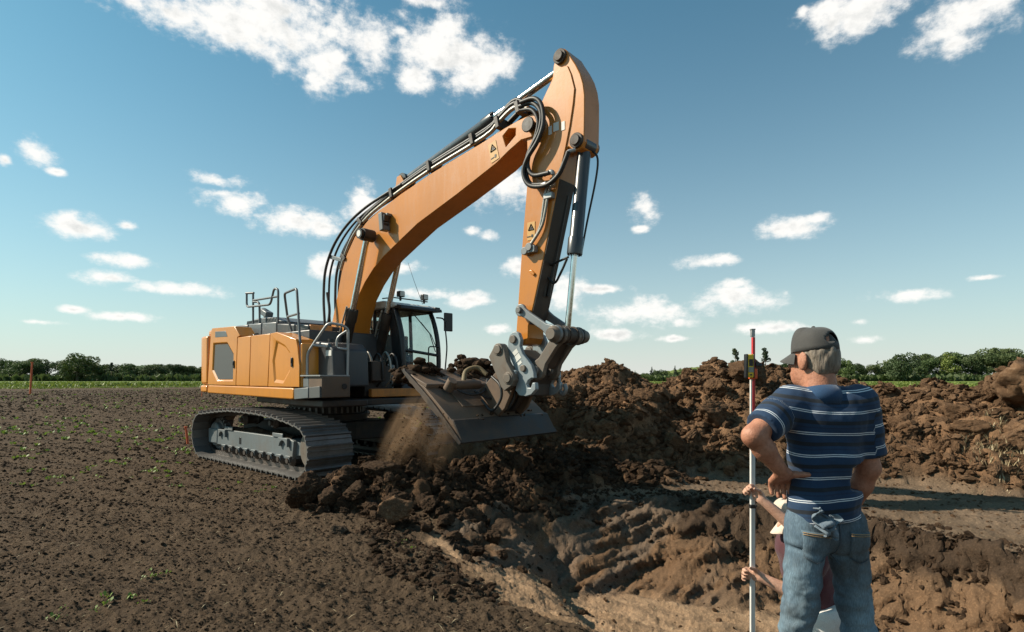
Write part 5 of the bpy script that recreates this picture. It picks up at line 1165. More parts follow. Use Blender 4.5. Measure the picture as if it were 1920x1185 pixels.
def striped_material():
    """white pairs of lines and dark bands round a blue shirt, measured along the cloth"""
    t = NT('striped_jersey'); s = t.attr('stripe'); p = t.math('FRACT', t.math('DIVIDE', s, .0905))
    def band(c, w, e=.012):
        d = t.math('ABSOLUTE', t.math('SUBTRACT', p, c)); return t.ramp(d, [(max(w - e, 0), 1.0), (w + e, 0.0)])
    w = t.noise(500, 2, .5); n = t.noise(6, 4, .6, off=3)
    c = t.mix(t.ramp(n, [(.3, 0.0), (.7, 1.0)]), (.004, .022, .060), (.007, .034, .085))
    c = t.mix(band(.56, .09), c, (.005, .009, .016)); c = t.mix(t.math('MAXIMUM', band(.040, .017, .008), band(.125, .017, .008)), c, (.62, .65, .68))
    c = t.mix(t.math('MULTIPLY', band(.80, .03), .5), c, (.006, .012, .03))
    t.set(Base_Color=t.mix(1.0, c, t.ramp(w, [(.3, (.78, .78, .78)), (.7, (1.2, 1.2, 1.2))]), 'MULTIPLY'), Roughness=.85); t.b.inputs['Sheen Weight'].default_value = .1; t.bump(w, .25, .002); return t.m
MT['denim'] = denim_material(); MT['jersey'] = striped_material()
MT['cap_cloth'] = cloth_material('washed_black_cap', (.040, .038, .036), (.070, .067, .062)); MT['rag'] = cloth_material('blue_rag', (.055, .085, .12), (.17, .215, .25), 30)
MT['maroon'] = cloth_material('maroon_shirt', (.050, .012, .016), (.085, .020, .026)); MT['white_cloth'] = cloth_material('white_trousers', (.50, .48, .45), (.68, .66, .62)); MT['beige_cap'] = cloth_material('beige_cap', (.56, .44, .34), (.68, .55, .44))
MT['collar'] = cloth_material('blue_collar', (.007, .038, .098), (.011, .052, .125)); MT['boot'] = cloth_material('boot', (.05, .035, .025), (.09, .065, .045)); MT['thread'] = cloth_material('seam_thread', (.25, .15, .06), (.35, .22, .10)); MT['blue_seam'] = cloth_material('dark_seam', (.03, .045, .06), (.05, .07, .09))
MT['brown_cloth'] = cloth_material('brown_jacket', (.20, .085, .03), (.28, .12, .045)); MT['work_blue'] = cloth_material('blue_work_trousers', (.02, .05, .09), (.04, .08, .13))
def hair_material():
    t = NT('grey_hair'); n = t.noise(60, 4, .6, stretch=(1, 1, .25)); t.set(Base_Color=t.mix(t.ramp(n, [(.3, 0.0), (.7, 1.0)]), (.085, .062, .045), (.27, .22, .17)), Roughness=.6); t.bump(n, .9, .008); return t.m
MT['hair'] = hair_material()
def add_hand(F, wrist, palm_dir, side, curl_to, r=.011, thumb=None, scale=1.0, curls=None, tl=1.0):
    """palm and five fingers. palm_dir: wrist to knuckles; side: towards the thumb; curl_to: the way fingers bend"""
    w = Vector(wrist); d = Vector(palm_dir).normalized(); sd = Vector(side); sd = (sd - d * sd.dot(d)).normalized(); cn = Vector(curl_to); cn = (cn - d * cn.dot(d) - sd * cn.dot(sd)).normalized()
    S_ = scale
    for o in (-.028, -.010, .010, .028): F.cone(w + sd * o * .6 * S_, w + d * .088 * S_ + sd * o * S_, .017 * S_, .0145 * S_, .012)
    ln = {-.034: .060, -.0115: .075, .0115: .082, .034: .072}
    for i, o in enumerate((-.034, -.0115, .0115, .034)):
        L = ln[o] * S_; a = w + d * .088 * S_ + sd * o * S_; c0 = (curls or (35, 45, 35)); t = 0; p = a
        for j, (fr, rr) in enumerate(((.45, 1.0), (.32, .92), (.23, .82))):
            t += R(c0[j] + 3 * i); q = p + (d * math.cos(t) + cn * math.sin(t)) * L * fr; F.cone(p, q, r * rr * S_, r * rr * .93 * S_, .004); p = q
    th = Vector(thumb).normalized() if thumb is not None else (d * .6 + sd * .8).normalized()
    b = w + d * .022 * S_ + sd * .026 * S_; m = b + (th * .7 + sd * .3).normalized() * .040 * tl * S_; F.cone(b, m, .017 * S_, .0135 * S_, .012); e = m + th * .034 * tl * S_; F.cone(m, e, .0125 * S_, .0115 * S_, .004); F.cone(e, e + th * .026 * tl * S_, .0115 * S_, .0095 * S_, .004)
def skin_obj(F, name, mat, parent, loc=None, it=1, disp=None, attrs=None):
    V, Q = F.mesh(); V = relax(V, Q, it, .5)
    if disp is not None: V = V + vnormals(V, Q) * disp(V)[:, None]
    me = mesh_np(name, V, Q)
    if attrs:
        for k, fn in attrs.items(): fattr(me, k, fn(V))
    return link(name, me, mat, parent)

# ---- the man in the striped shirt, seen from behind; x to his right, y forward, z up
MAN = empty('person', (1.33, 2.42, 0.0), 0.0); MAN.location.z = ground_z(1.33, 2.42) + .02
tag(MAN, 'man in blue striped polo shirt, jeans and black cap, hand on hip', 'person')
HEAD = Vector((-.030, .030, 1.662)); HT = R(27)      # head turned to the left
def hd(x, y, z):
    """head space: x right, y the way the face looks"""
    c, s = math.cos(HT), math.sin(HT); return HEAD + Vector((x * c - y * s, x * s + y * c, z))
HR = np.array([[math.cos(HT), -math.sin(HT), 0], [math.sin(HT), math.cos(HT), 0], [0, 0, 1]])
SL, SR = Vector((-.152, .0, 1.478)), Vector((.155, .0, 1.472)); EL, WL = Vector((-.345, -.10, 1.345)), Vector((-.205, -.062, 1.185)); ER, WR = Vector((.200, .02, 1.195)), Vector((.170, .13, .965))
def man_body():
    F = Field((-.44, -.26, -.02), (.34, .36, 1.84), .0046)
    F.ball(hd(0, -.005, .035), (.072, .092, .095), .018, HR).ball(hd(0, .035, -.035), (.056, .062, .078), .03, HR).ball(hd(0, .055, -.085), (.038, .040, .034), .03, HR)
    F.cone(hd(0, .088, .01), hd(0, .108, -.028), .010, .016, .012)
    F.ball(hd(0, .09, -.062), (.026, .012, .008), .008, HR); F.ball(hd(-.03, .082, .012), (.014, .010, .009), .006, HR).ball(hd(.03, .082, .012), (.014, .010, .009), .006, HR)
    for sx in (-1, 1): F.ball(hd(sx * .080, -.004, -.012), (.011, .022, .036), .006, HR); F.ball(hd(sx * .087, -.012, .0), (.006, .018, .030), .005, HR)
    F.cone(hd(0, -.025, -.06), (-.015, .0, 1.50), .060, .068, .03)
    F.cone((-.12, .0, 1.46), (.12, .0, 1.46), .050, .050, .04).cone((0, .01, 1.42), (0, 0, 1.10), .088, .072, .04, (.95, 1.25, 1)).cone((-.05, 0, .97), (.05, 0, .97), .066, .066, .04)
    for sx, hx, kx, ax in ((-1, -.085, -.115, -.125), (1, .085, .15, .215)): F.cone((hx, 0, .92), (kx, .02, .50), .060, .042, .03).cone((kx, .02, .50), (ax, -.01, .09), .042, .034, .03).cone((ax, -.03, .05), (ax * 1.05, .14, .035), .038, .030, .03)
    F.cone(SL, EL, .050, .045, .03).cone(EL, EL.lerp(WL, .35), .042, .043, .02).cone(EL.lerp(WL, .35), WL, .043, .027, .02)
    F.cone(SR, ER, .050, .043, .03).cone(ER, ER.lerp(WR, .35), .044, .045, .02).cone(ER.lerp(WR, .35), WR, .045, .029, .02)
    add_hand(F, WL, (.22, .80, -.42), (.80, -.45, .25), (.85, .25, -.25), .0105, (.90, -.38, .05), 1.05, (30, 30, 20), .68)
    add_hand(F, WR, (-.55, .55, -.45), (-.3, .2, .9), (-.6, -.3, -.5), .0105, None, 1.0)
    return skin_obj(F, 'body', MT['skin'], MAN, it=1)
man_body()
def shirt():
    F = Field((-.50, -.30, .93), (.42, .26, 1.62), .0068)
    F.cone((-.125, .0, 1.48), (.125, .0, 1.475), .066, .064, .05, (1, .95, 1)).cone((-.048, .005, 1.40), (.052, .005, 1.40), .116, .116, .05, (1, 1.05, 1))
    F.cone((-.050, .0, 1.24), (.050, .0, 1.24), .100, .100, .07, (1, .98, 1)).cone((-.050, .0, 1.08), (.052, .0, 1.08), .099, .099, .07, (1, .95, 1)).cone((-.052, .0, .95), (.052, .0, .95), .106, .106, .06, (1, .95, 1))
    F.cone(SL + Vector((0, 0, -.005)), EL, .072, .072, .04).cone(SR, ER + Vector((.01, 0, 0)), .070, .062, .04)
    d = (EL - SL).normalized(); F.cut_near(SL + d * .195, d, .125); d2 = (ER - SR).normalized(); F.cut_near(SR + d2 * .225, d2, .13)
    F.cut((0, 0, .985), (.10, 0, -1)); F.cut_near((-.02, .03, 1.575), (-.1, .25, 1), .12)
    def disp(V):
        x, y, z = V.T; low = sstep(1.38, 1.05, z)
        folds = (fbm3(x * 5 + 3 * z, y * 5, z * 3.2 - 2 * x, 4, 301) - .5) * (.030 + .022 * low) + (fbm3(x * 13 + 9 * z, y * 11, z * 9 - 6 * x, 3, 307) - .5) * .014
        vert = np.sin(x * 46 + 6 * fbm3(x * 4, y * 4, z * 2.5, 2, 303) + z * 3) * .004 * low
        return (folds + vert) * (.25 + .75 * sstep(.985, 1.05, z + .1 * x)) * (.35 + .65 * sstep(.0, .05, np.abs((V - np.array(SL)) @ np.array(d) - .195))) 
    dl = d; 
    def stripe(V):
        x, y, z = V.T; tor = -z + .030 * np.sin((x + .05) * 6) * sstep(1.45, 1.0, z) - .020 * (x + .05) * 1.5 + .05 * x * x * 4 - .015 * (fbm3(x * 4, y * 4, z * 4, 2, 311) - .5) * 2 + .10 * np.clip(np.abs(x) - .10, 0, 1) * sstep(1.36, 1.46, z)
        aL = (V - np.array(SL)) @ np.array(dl); aR = (V - np.array(SR)) @ np.array(d2)
        offL = V - np.array(SL) - aL[:, None] * np.array(dl); inL = ((aL > .085) & (np.linalg.norm(offL, axis=1) < .108) & (x < -.178)).astype(float); offR = V - np.array(SR) - aR[:, None] * np.array(d2); inR = ((x > .172 + .1 * np.clip(1.40 - z, 0, 1)) & (aR > .03)).astype(float)
        out = np.where(inL > .5, aL * .98 - 1.42, tor); return np.where(inR > .5, aR * 1.0 - 1.44, out)
    o = skin_obj(F, 'shirt', MT['jersey'], MAN, it=2, disp=disp, attrs={'stripe': stripe})
    # collar: a folded band standing round the neck
    n = 40; V = []; prof = [(.094, 1.470), (.086, 1.515), (.070, 1.548), (.064, 1.544), (.066, 1.480)]
    for i in range(n):
        a = 2 * math.pi * i / n; 
        for (r, z) in prof: V.append((-.018 + r * 1.06 * math.sin(a), .006 + r * 1.05 * -math.cos(a), z + .018 * math.cos(a) - .012))
    m_ = len(prof); Fq = [(i * m_ + j, ((i + 1) % n) * m_ + j, ((i + 1) % n) * m_ + (j + 1) % m_, i * m_ + (j + 1) % m_) for i in range(n) for j in range(m_)]
    c = link('collar', mesh_np('collar', V, Fq), MT['collar'], o)
    return o
SHIRT = shirt()
def jeans():
    F = Field((-.26, -.24, -.0), (.36, .24, 1.08), .0068)
    F.cone((-.066, .0, .985), (.066, .0, .985), .088, .088, .04, (1, 1.0, 1)).cone((-.072, -.014, .93), (.074, -.014, .93), .088, .088, .04)
    for sx, hx, kx, ax in ((-1, -.090, -.118, -.125), (1, .092, .155, .215)):
        F.cone((hx * .92, -.010, .88), (kx, .012, .50), .084, .062, .03).cone((kx, .012, .50), (ax, -.01, .08), .062, .056, .03)
    F.cut((0, 0, 1.035), (0, 0, 1)); F.cut((0, 0, .03), (0, 0, -1))
    def disp(V):
        x, y, z = V.T; leg = sstep(.84, .70, z)
        f = (fbm3(x * 9 + 5 * z, y * 9, z * 11 - 5 * x, 4, 331) - .5) * (.014 + .026 * leg) + (fbm3(x * 5, y * 5, z * 5, 3, 341) - .5) * .024
        zig = np.sin(z * 62 + 9 * (fbm3(x * 6, y * 6, z * 5, 2, 343) - .5) * 2 + x * 16) * .0055 * leg * np.clip(fbm3(x * 5, y * 5, z * 3, 2, 347) * 2 - .5, 0, 1)
        crease = -np.exp(-((z - (.835 + .25 * np.abs(np.abs(x) - .02))) / .010) ** 2) * .010 * (y < 0)
        return f + zig + crease
    def fade(V):
        x, y, z = V.T; q = np.abs(x - np.where(x < .03, -.105, .14)); return np.clip(sstep(.07, .0, q) * sstep(.92, .70, z) * .8 + .25 * sstep(.8, .5, z), 0, 1)
    return skin_obj(F, 'jeans', MT['denim'], MAN, it=2, disp=disp, attrs={'fade': fade})
JEANS = jeans()
def drape(target, rows, lift, mat, name, parent, thick=.004):
    """a cloth patch laid on a garment: rows of (x,z) seen from behind, dropped onto it along +y"""
    me = target.data; bvh = BVHTree.FromPolygons([v.co[:] for v in me.vertices], [tuple(p.vertices) for p in me.polygons]); nr = len(rows); nc = len(rows[0]); V = []
    for r in rows:
        for (x, z) in r:
            h = bvh.ray_cast(Vector((x, -.6, z)), Vector((0, 1, 0)))[0]; V.append((x, (h.y if h else -.1) - lift, z))
    V += [(x, y + thick + .004, z) for x, y, z in V]; n0 = nr * nc; Fq = []
    for i in range(nr - 1):
        for j in range(nc - 1):
            a = i * nc + j; Fq.append((a, a + 1, a + nc + 1, a + nc)); b = a + n0; Fq.append((b, b + nc, b + nc + 1, b + 1))
    ring = [j for j in range(nc)] + [i * nc + nc - 1 for i in range(1, nr)] + [(nr - 1) * nc + j for j in range(nc - 2, -1, -1)] + [i * nc for i in range(nr - 2, 0, -1)]
    for a, b in zip(ring, ring[1:] + ring[:1]): Fq.append((b, a, a + n0, b + n0))
    me2 = mesh_np(name, V, Fq); fattr(me2, 'fade', [.15] * len(V)); return link(name, me2, mat, parent)
def quad_rows(a, b, c, d, nr=9, nc=9):
    """corners: top-left, top-right, bottom-right, bottom-left"""
    return [[((a[0] * (1 - u) + b[0] * u) * (1 - v) + (d[0] * (1 - u) + c[0] * u) * v, (a[1] * (1 - u) + b[1] * u) * (1 - v) + (d[1] * (1 - u) + c[1] * u) * v - (.018 * (1 - abs(2 * u - 1)) * v)) for u in np.linspace(0, 1, nc)] for v in np.linspace(0, 1, nr)]
for sx, x0, x1 in ((-1, -.138, -.030), (1, .045, .148)):
    pk = drape(JEANS, quad_rows((x0, .955), (x1, .945), (x1 - .008, .835), (x0 + .012, .845)), .006, MT['denim'], 'pocket', JEANS)
    for za, zb in ((.948, .938), (.940, .930)): drape(JEANS, [[(x0 + (x1 - x0) * u, za + (zb - za) * u + dz) for u in np.linspace(.02, .98, 8)] for dz in (.0012, -.0012)], .0095, MT['thread'], 'stitching', JEANS, .001)
    drape(JEANS, [[(x0 + .012 + (x1 - x0 - .02) * u, .842 - .018 * (1 - abs(2 * u - 1)) - .008 * u + dz) for u in np.linspace(0, 1, 9)] for dz in (.0015, -.0015)], .0095, MT['blue_seam'], 'hem', JEANS, .001)
drape(JEANS, [[(.008 + dx, .99 - .17 * v) for dx in (-.003, .003)] for v in np.linspace(0, 1, 10)], .003, MT['blue_seam'], 'seat_seam', JEANS, .001)
# shoes
for ax, yaw in ((-.125, .1), (.222, -.35)):
    F = Field((ax - .09, -.16, -.01), (ax + .11, .24, .16), .008); F.cone((ax, -.06, .06), (ax + math.sin(-yaw) * .14, .16, .045), .052, .044, .03).cone((ax, -.02, .05), (ax, -.01, .13), .052, .050, .03); F.cut((0, 0, .0), (0, 0, -1)); skin_obj(F, 'shoe', MT['boot'], MAN)
def man_hair():
    F = Field((-.18, -.12, 1.56), (.10, .18, 1.80), .005)
    F.ball(hd(0, -.022, .020), (.079, .084, .083), .02, HR).ball(hd(0, -.052, -.038), (.060, .046, .043), .03, HR); F.cut_near(hd(0, .035, 0), hd(0, 1, .25) - HEAD, .2)
    return skin_obj(F, 'hair', MT['hair'], MAN, it=1, disp=lambda V: (fbm3(V[:, 0] * 40, V[:, 1] * 40, V[:, 2] * 14, 3, 361) - .5) * .016)
man_hair()
def cap(parent, head, rot, mat, name, scale=1.0, tilt=0.0, hole=True):
    """crown of six panels, button, peak, rear opening with strap"""
    S_ = scale; Rm = Matrix(rot) @ Matrix.Rotation(tilt, 3, 'X')
    def T(p): return head + Rm @ (Vector(p) * S_)
    n, m_ = 48, 14; V = []; 
    for i in range(m_):
        e = i / (m_ - 1) * 1.5; 
        for j in range(n):
            a = 2 * math.pi * j / n; cr = .004 * abs(math.sin(3 * a)) * math.sin(e * 1.0)
            rx, ry = .090 - cr, .108 - cr; front = max(0, math.cos(a)); z = .012 + .112 * math.sin(e) ** (.80) * (1 + .10 * front * math.sin(e * 2)); c = math.cos(e) ** .62
            V.append(T((rx * c * math.sin(a), ry * c * math.cos(a) - .006, z + (.010 if front > .3 else 0) * math.sin(2 * e))))
    Fq = []
    for i in range(m_ - 1):
        for j in range(n):
            a = j / n * 2 * math.pi
            if hole and abs(a - math.pi) < .50 and 1 < i < 6 - int(3.2 * abs(a - math.pi) / .5): continue
            Fq.append((i * n + j, i * n + (j + 1) % n, (i + 1) * n + (j + 1) % n, (i + 1) * n + j))
    me = mesh_np(name, V, Fq); o = link(name, me, mat, parent); sd = o.modifiers.new('thick', 'SOLIDIFY'); sd.thickness = .003; sd.offset = 0
    part('button', MB().tube([T((0, -.006, .123)), T((0, -.006, .131)), T((0, -.006, .134))], [.009 * S_, .008 * S_, .003 * S_], 12), mat, o)
    if hole: part('lining', MB().tube([T((0, -.075, .015)), T((0, -.085, .045)), T((0, -.07, .075))], [.030 * S_, .030 * S_, .02 * S_], 16), mat, o)
    V = []; n = 25; m_ = 8
    for k in (0, 1):
        for i in range(m_):
            v = i / (m_ - 1)
            for j in range(n):
                a = R(-62 + 124 * j / (n - 1)); r = 1 + .72 * v * math.cos(a * 1.25) ** .7 if abs(a) < 1.25 else 1
                x = .091 * math.sin(a) * (1 + .06 * v); y = .102 * math.cos(a) * (1 - 0) + .082 * v * max(0, math.cos(a * 1.38)); V.append(T((x, y - .008, .016 - .035 * v - 2.6 * x * x * (1 + .6 * v) + .004 * (1 - k))))
    q = n * m_; Fq = []
    for i in range(m_ - 1):
        for j in range(n - 1): a = i * n + j; Fq += [(a, a + n, a + n + 1, a + 1), (q + a, q + a + 1, q + a + n + 1, q + a + n)]
    for j in range(n - 1): a = (m_ - 1) * n + j; Fq.append((a, a + q, a + q + 1, a + 1)); Fq.append((j, j + 1, j + 1 + q, j + q))
    link('peak', mesh_np('peak', V, Fq), mat, o); return o
CAP = cap(MAN, HEAD + Vector((0, 0, .022)), Matrix.Rotation(HT, 3, 'Z'), MT['cap_cloth'], 'cap', .90, R(-4))
# the rag tucked in his back pocket
g = np.random.default_rng(5); n = 22; A, Bq = np.meshgrid(np.linspace(0, 1, n), np.linspace(0, 1, n), indexing='ij')
x = -.112 + .085 * A + .018 * np.sin(Bq * 9) + .03 * (fbm2(A * 3, Bq * 3, 3, 5) - .5); z = 1.040 - .085 * Bq + .018 * np.sin(A * 5 + 1) + .05 * (fbm2(A * 3 + 9, Bq * 3, 3, 7) - .5); y = -.128 - .022 * np.sin(np.pi * A) * np.sin(np.pi * Bq) - .035 * (fbm2(A * 4, Bq * 4 + 4, 4, 9) - .5) - .02 * np.sin(A * 13 + Bq * 5)
i = np.arange(n - 1)[:, None] * n; j = np.arange(n - 1)[None, :]; me = mesh_np('rag', np.stack([x.ravel(), y.ravel(), z.ravel()], 1), np.stack([i + j, i + j + n, i + j + n + 1, i + j + 1], -1).reshape(-1, 4))
me.transform(Matrix.Translation(MAN.location)); RAG = link('rag', me, MT['rag']); RAG.modifiers.new('thick', 'SOLIDIFY').thickness = .004; tag(RAG, 'crumpled blue rag hanging from the back pocket of the jeans', 'rag')

# ---- the second person, down in the pit, bent towards the staff
PX, PY = 1.74, 3.46; PZ = ground_z(PX, PY)
PER = empty('person', (PX, PY, PZ)); tag(PER, 'person in maroon shirt and pale cap down in the pit, gripping the staff', 'person')
ROD = Vector((1.437, 3.40, 0))
def loc(x, y, z): return Vector((x - PX, y - PY, z - PZ))
P_HEAD = loc(1.715, 3.44, .745); P_HIP = loc(1.885, 3.52, .155); P_SH = loc(1.775, 3.48, .560)
H1, H2 = loc(1.437, 3.40, .925), loc(1.437, 3.40, .425)
SHL, SHR = P_SH + Vector((-.02, -.15, -.02)), P_SH + Vector((.03, .15, .02))
E1 = loc(1.672, 3.29, .700); W1 = loc(1.475, 3.37, .885); E2 = loc(1.640, 3.31, .345); W2 = loc(1.475, 3.375, .420)
SH1 = P_SH + Vector((.02, -.14, .03)); 
def pit_person():
    F = Field(loc(1.36, 3.10, -.85), loc(2.15, 3.80, 1.0), .0085)
    hr = np.array(Matrix.Rotation(R(80), 3, 'Z') @ Matrix.Rotation(R(-18), 3, 'X'))
    F.ball(P_HEAD, (.074, .096, .11), .02, hr).cone(P_HEAD + Vector((.02, 0, -.07)), P_SH, .055, .062, .03); F.ball(P_HEAD + Vector((-.085, 0, -.04)), (.03, .02, .025), .02)
    F.cone(SHL, SHR, .065, .065, .05).cone(P_SH, P_HIP, .12, .125, .06).cone(P_HIP + Vector((0, -.08, 0)), P_HIP + Vector((0, .08, 0)), .10, .10, .05)
    for sy in (-1, 1): k = P_HIP + Vector((-.04 + .05 * sy, .10 * sy, -.43)); f = Vector((k.x + .06, k.y, .06)); F.cone(P_HIP + Vector((0, .085 * sy, 0)), k, .085, .055, .04).cone(k, f, .055, .038, .03).cone(f, f + Vector((-.16, 0, -.02)), .04, .03, .02)
    F.cone(SH1, E1, .048, .042, .03).cone(E1, W1, .041, .026, .02); F.cone(SHL, E2, .052, .044, .03).cone(E2, W2, .043, .027, .02)
    for h, w in ((H1, W1), (H2, W2)):
        d = (h - w).normalized(); add_hand(F, w, d, (0, -.15, 1.0), (0, -1, .0), .0100, (-.8, -.55, .35), .92, (55, 70, 55))
    return skin_obj(F, 'body', MT['skin_pale'], PER)
pit_person()
F = Field(loc(1.5, 3.15, .0), loc(2.15, 3.80, .80), .009)
F.cone(SHL, SHR, .092, .092, .06).cone(P_SH, P_HIP + Vector((-.01, 0, .04)), .150, .145, .07, (1, 1, 1)).cone(SHL, SHL.lerp(E2, .55), .085, .072, .04).cone(SH1, SH1.lerp(E1, .5), .080, .068, .04)
ax_ = (P_HIP - P_SH).normalized(); F.cut(P_HIP + ax_ * .06, ax_); d = (E2 - SHL).normalized(); F.cut_near(SHL + d * .15, d, .12)
skin_obj(F, 'shirt', MT['maroon'], PER, it=2, disp=lambda V: (fbm3(V[:, 0] * 8, V[:, 1] * 8, V[:, 2] * 6, 4, 401) - .5) * .04)
F = Field(loc(1.5, 3.15, -.85), loc(2.15, 3.80, .30), .009); F.cone(P_HIP + Vector((0, -.08, .03)), P_HIP + Vector((0, .08, .03)), .128, .128, .05)
for sy in (-1, 1): k = P_HIP + Vector((-.04 + .05 * sy, .10 * sy, -.43)); F.cone(P_HIP + Vector((0, .085 * sy, 0)), k, .108, .080, .04).cone(k, Vector((k.x + .06, k.y, .07)), .080, .066, .03)
F.cut(P_HIP - ax_ * .10, -ax_); PTR = skin_obj(F, 'trousers', MT['white_cloth'], PER, it=2, disp=lambda V: (fbm3(V[:, 0] * 9, V[:, 1] * 9, V[:, 2] * 9, 4, 411) - .5) * .035)
for sy in (-1, 1): k = P_HIP + Vector((-.04 + .05 * sy, .10 * sy, -.43)); f = Vector((k.x + .06, k.y, .0)); F = Field(f + Vector((-.28, -.1, -.02)), f + Vector((.12, .1, .18)), .010); F.cone(f + Vector((.02, 0, .06)), f + Vector((-.17, 0, .045)), .055, .045, .03).cone(f + Vector((0, 0, .05)), f + Vector((0, 0, .13)), .055, .055, .03); skin_obj(F, 'boot', MT['boot'], PER)
cap(PER, P_HEAD + Vector((0, 0, .015)), Matrix.Rotation(R(82), 3, 'Z') @ Matrix.Rotation(R(-30), 3, 'X'), MT['beige_cap'], 'cap', 1.0, 0, False)

# ---- the levelling staff with its laser receiver
ROD.z = ground_z(ROD.x, ROD.y) - .01
STAFF = empty('levelling_staff', ROD); tag(STAFF, 'red and white levelling staff with yellow laser receiver', 'staff')
MT['staff_white'] = painted('staff_white', (.62, .60, .56), (.3, .24, .18), .3, .45, scale=6); MT['staff_red'] = painted('staff_red', (.48, .022, .025), (.2, .06, .04), .25, .45, scale=6); MT['rec_yellow'] = painted('receiver_yellow', (.72, .46, .015), (.3, .2, .05), .2, .4, scale=9); MT['orange_clamp'] = painted('clamp_orange', (.72, .10, .015), (.3, .1, .05), .2, .4, scale=9); MT['screen'] = plain('lcd_screen', (.22, .24, .20), .25)
H = 1.885 - ROD.z
part('lower_tube', MB().box((0, 0, (H - .62) / 2), (.027, .020, H - .62)), 'staff_white', STAFF, .003)
part('upper_tube', MB().box((-.0085, 0, H - .31 - .10), (.010, .018, .42)), 'staff_white', STAFF, .002); part('red_face', MB().box((.0045, -.001, H - .31 - .02), (.0155, .021, .58)), 'staff_red', STAFF, .002)
part('top_cap', MB().box((.001, 0, H - .015), (.022, .022, .046)).box((.001, 0, H + .006), (.027, .025, .008)), 'rail_bare', STAFF, .002)
part('lock', MB().box((0, 0, .835 - ROD.z), (.035, .029, .022)).box((.018, -.01, .838 - ROD.z), (.012, .012, .016)), 'black', STAFF, .003)
for k in range(26): part('scale_mark', MB().box((.004, -.0105, .20 + k * .022), (.010, .0012, .005)), 'black', STAFF)
zr = 1.672 - ROD.z; rc = part('receiver', MB().box((-.026, -.028, zr), (.040, .028, .138)), 'rec_yellow', STAFF, .005)
part('bumper', MB().box((-.050, -.028, zr), (.014, .034, .142)).box((-.008, -.028, zr), (.008, .032, .142)), 'black', rc, .004)
part('window', MB().box((-.026, -.043, zr + .020), (.022, .003, .040)), 'black', rc); part('screen', MB().box((-.026, -.043, zr - .022), (.030, .003, .030)), 'screen', rc); part('button', MB().box((-.026, -.043, zr - .052), (.012, .003, .008)), 'black', rc)
part('clamp', MB().box((.008, -.005, zr - .045), (.026, .040, .060)).box((-.002, -.006, zr - .072), (.040, .036, .010)), 'orange_clamp', rc, .004); part('clamp_screw', MB().cyl((.012, -.005, zr + .004), (.052, -.005, zr + .004), .012, 14).box((.018, -.005, zr + .012), (.014, .03, .03)), 'black', rc, .003)

# ---- the driver, seated in the cab (machine space)
DRV = empty('person', tuple(EXM @ Vector((.72, .87, 1.92))), R(-41 - 90)); tag(DRV, 'driver in brown jacket sitting inside the excavator cab', 'person')
def driver():
    F = Field((-.42, -.30, -.50), (.42, .75, .92), .014)
    F.ball((0, .05, .70), (.075, .095, .11), .02).cone((0, .03, .60), (0, .0, .48), .055, .06, .03).cone((-.15, 0, .45), (.15, 0, .45), .07, .07, .05).cone((0, 0, .40), (0, .0, .08), .14, .14, .05); F.ball((0, .145, .68), (.015, .02, .022), .01)
    for sx in (-1, 1):
        F.cone((sx * .19, .0, .44), (sx * .25, .08, .18), .055, .045, .03).cone((sx * .25, .08, .18), (sx * .27, .34, .20), .044, .030, .02); add_hand(F, (sx * .27, .34, .20), (0, 1, 0), (-sx, 0, .3), (0, 0, -1), .011, None, 1.0, (50, 60, 50))
        F.cone((sx * .09, .05, .06), (sx * .13, .48, .08), .085, .06, .04).cone((sx * .13, .48, .08), (sx * .13, .55, -.34), .058, .045, .03).cone((sx * .13, .53, -.38), (sx * .13, .68, -.40), .045, .035, .03)
    return skin_obj(F, 'body', MT['skin'], DRV)
driver()
F = Field((-.42, -.30, -.1), (.42, .45, .60), .014); F.cone((-.15, 0, .46), (.15, 0, .46), .085, .085, .05).cone((0, 0, .40), (0, .0, .08), .165, .165, .05)
for sx in (-1, 1): F.cone((sx * .19, .0, .44), (sx * .25, .08, .18), .075, .062, .03).cone((sx * .25, .08, .18), (sx * .265, .27, .195), .060, .050, .02)
skin_obj(F, 'jacket', MT['brown_cloth'], DRV, disp=lambda V: (fbm3(V[:, 0] * 8, V[:, 1] * 8, V[:, 2] * 8, 3, 421) - .5) * .04)
F = Field((-.30, -.22, -.45), (.30, .72, .25), .014)
for sx in (-1, 1): F.cone((sx * .09, .02, .06), (sx * .13, .48, .08), .105, .078, .04).cone((sx * .13, .48, .08), (sx * .13, .55, -.34), .076, .062, .03)
skin_obj(F, 'trousers', MT['work_blue'], DRV)

# ------------------------------------------------------------------ the woods round the field
def tree_leaf(name, a, b):
    t = NT(name); oi = t.n.new('ShaderNodeObjectInfo'); n = t.noise(.55, 4, .6); c = t.mix(t.ramp(n, [(.35, 0.0), (.65, 1.0)]), a, b)
    c = t.mix(1.0, c, t.ramp(oi.outputs['Random'], [(0, (.70, .78, .70)), (.5, (1.0, 1.0, .9)), (1, (1.35, 1.2, .95))]), 'MULTIPLY'); t.set(Base_Color=c, Roughness=.7)
    tr = t.n.new('ShaderNodeBsdfTranslucent'); t.l(c, tr.inputs[0]); mx = t.n.new('ShaderNodeMixShader'); mx.inputs[0].default_value = .25; t.l(t.b.outputs[0], mx.inputs[1]); t.l(tr.outputs[0], mx.inputs[2]); t.l(mx.outputs[0], t.out.inputs['Surface']); return t.m
MT['leaf_dark'] = tree_leaf('dark_foliage', (.050, .078, .030), (.088, .125, .042)); MT['leaf_mid'] = tree_leaf('green_foliage', (.065, .105, .032), (.115, .160, .048)); MT['leaf_pale'] = tree_leaf('pale_foliage', (.10, .15, .035), (.17, .22, .06)); MT['needle'] = tree_leaf('needles', (.034, .056, .030), (.058, .085, .042))
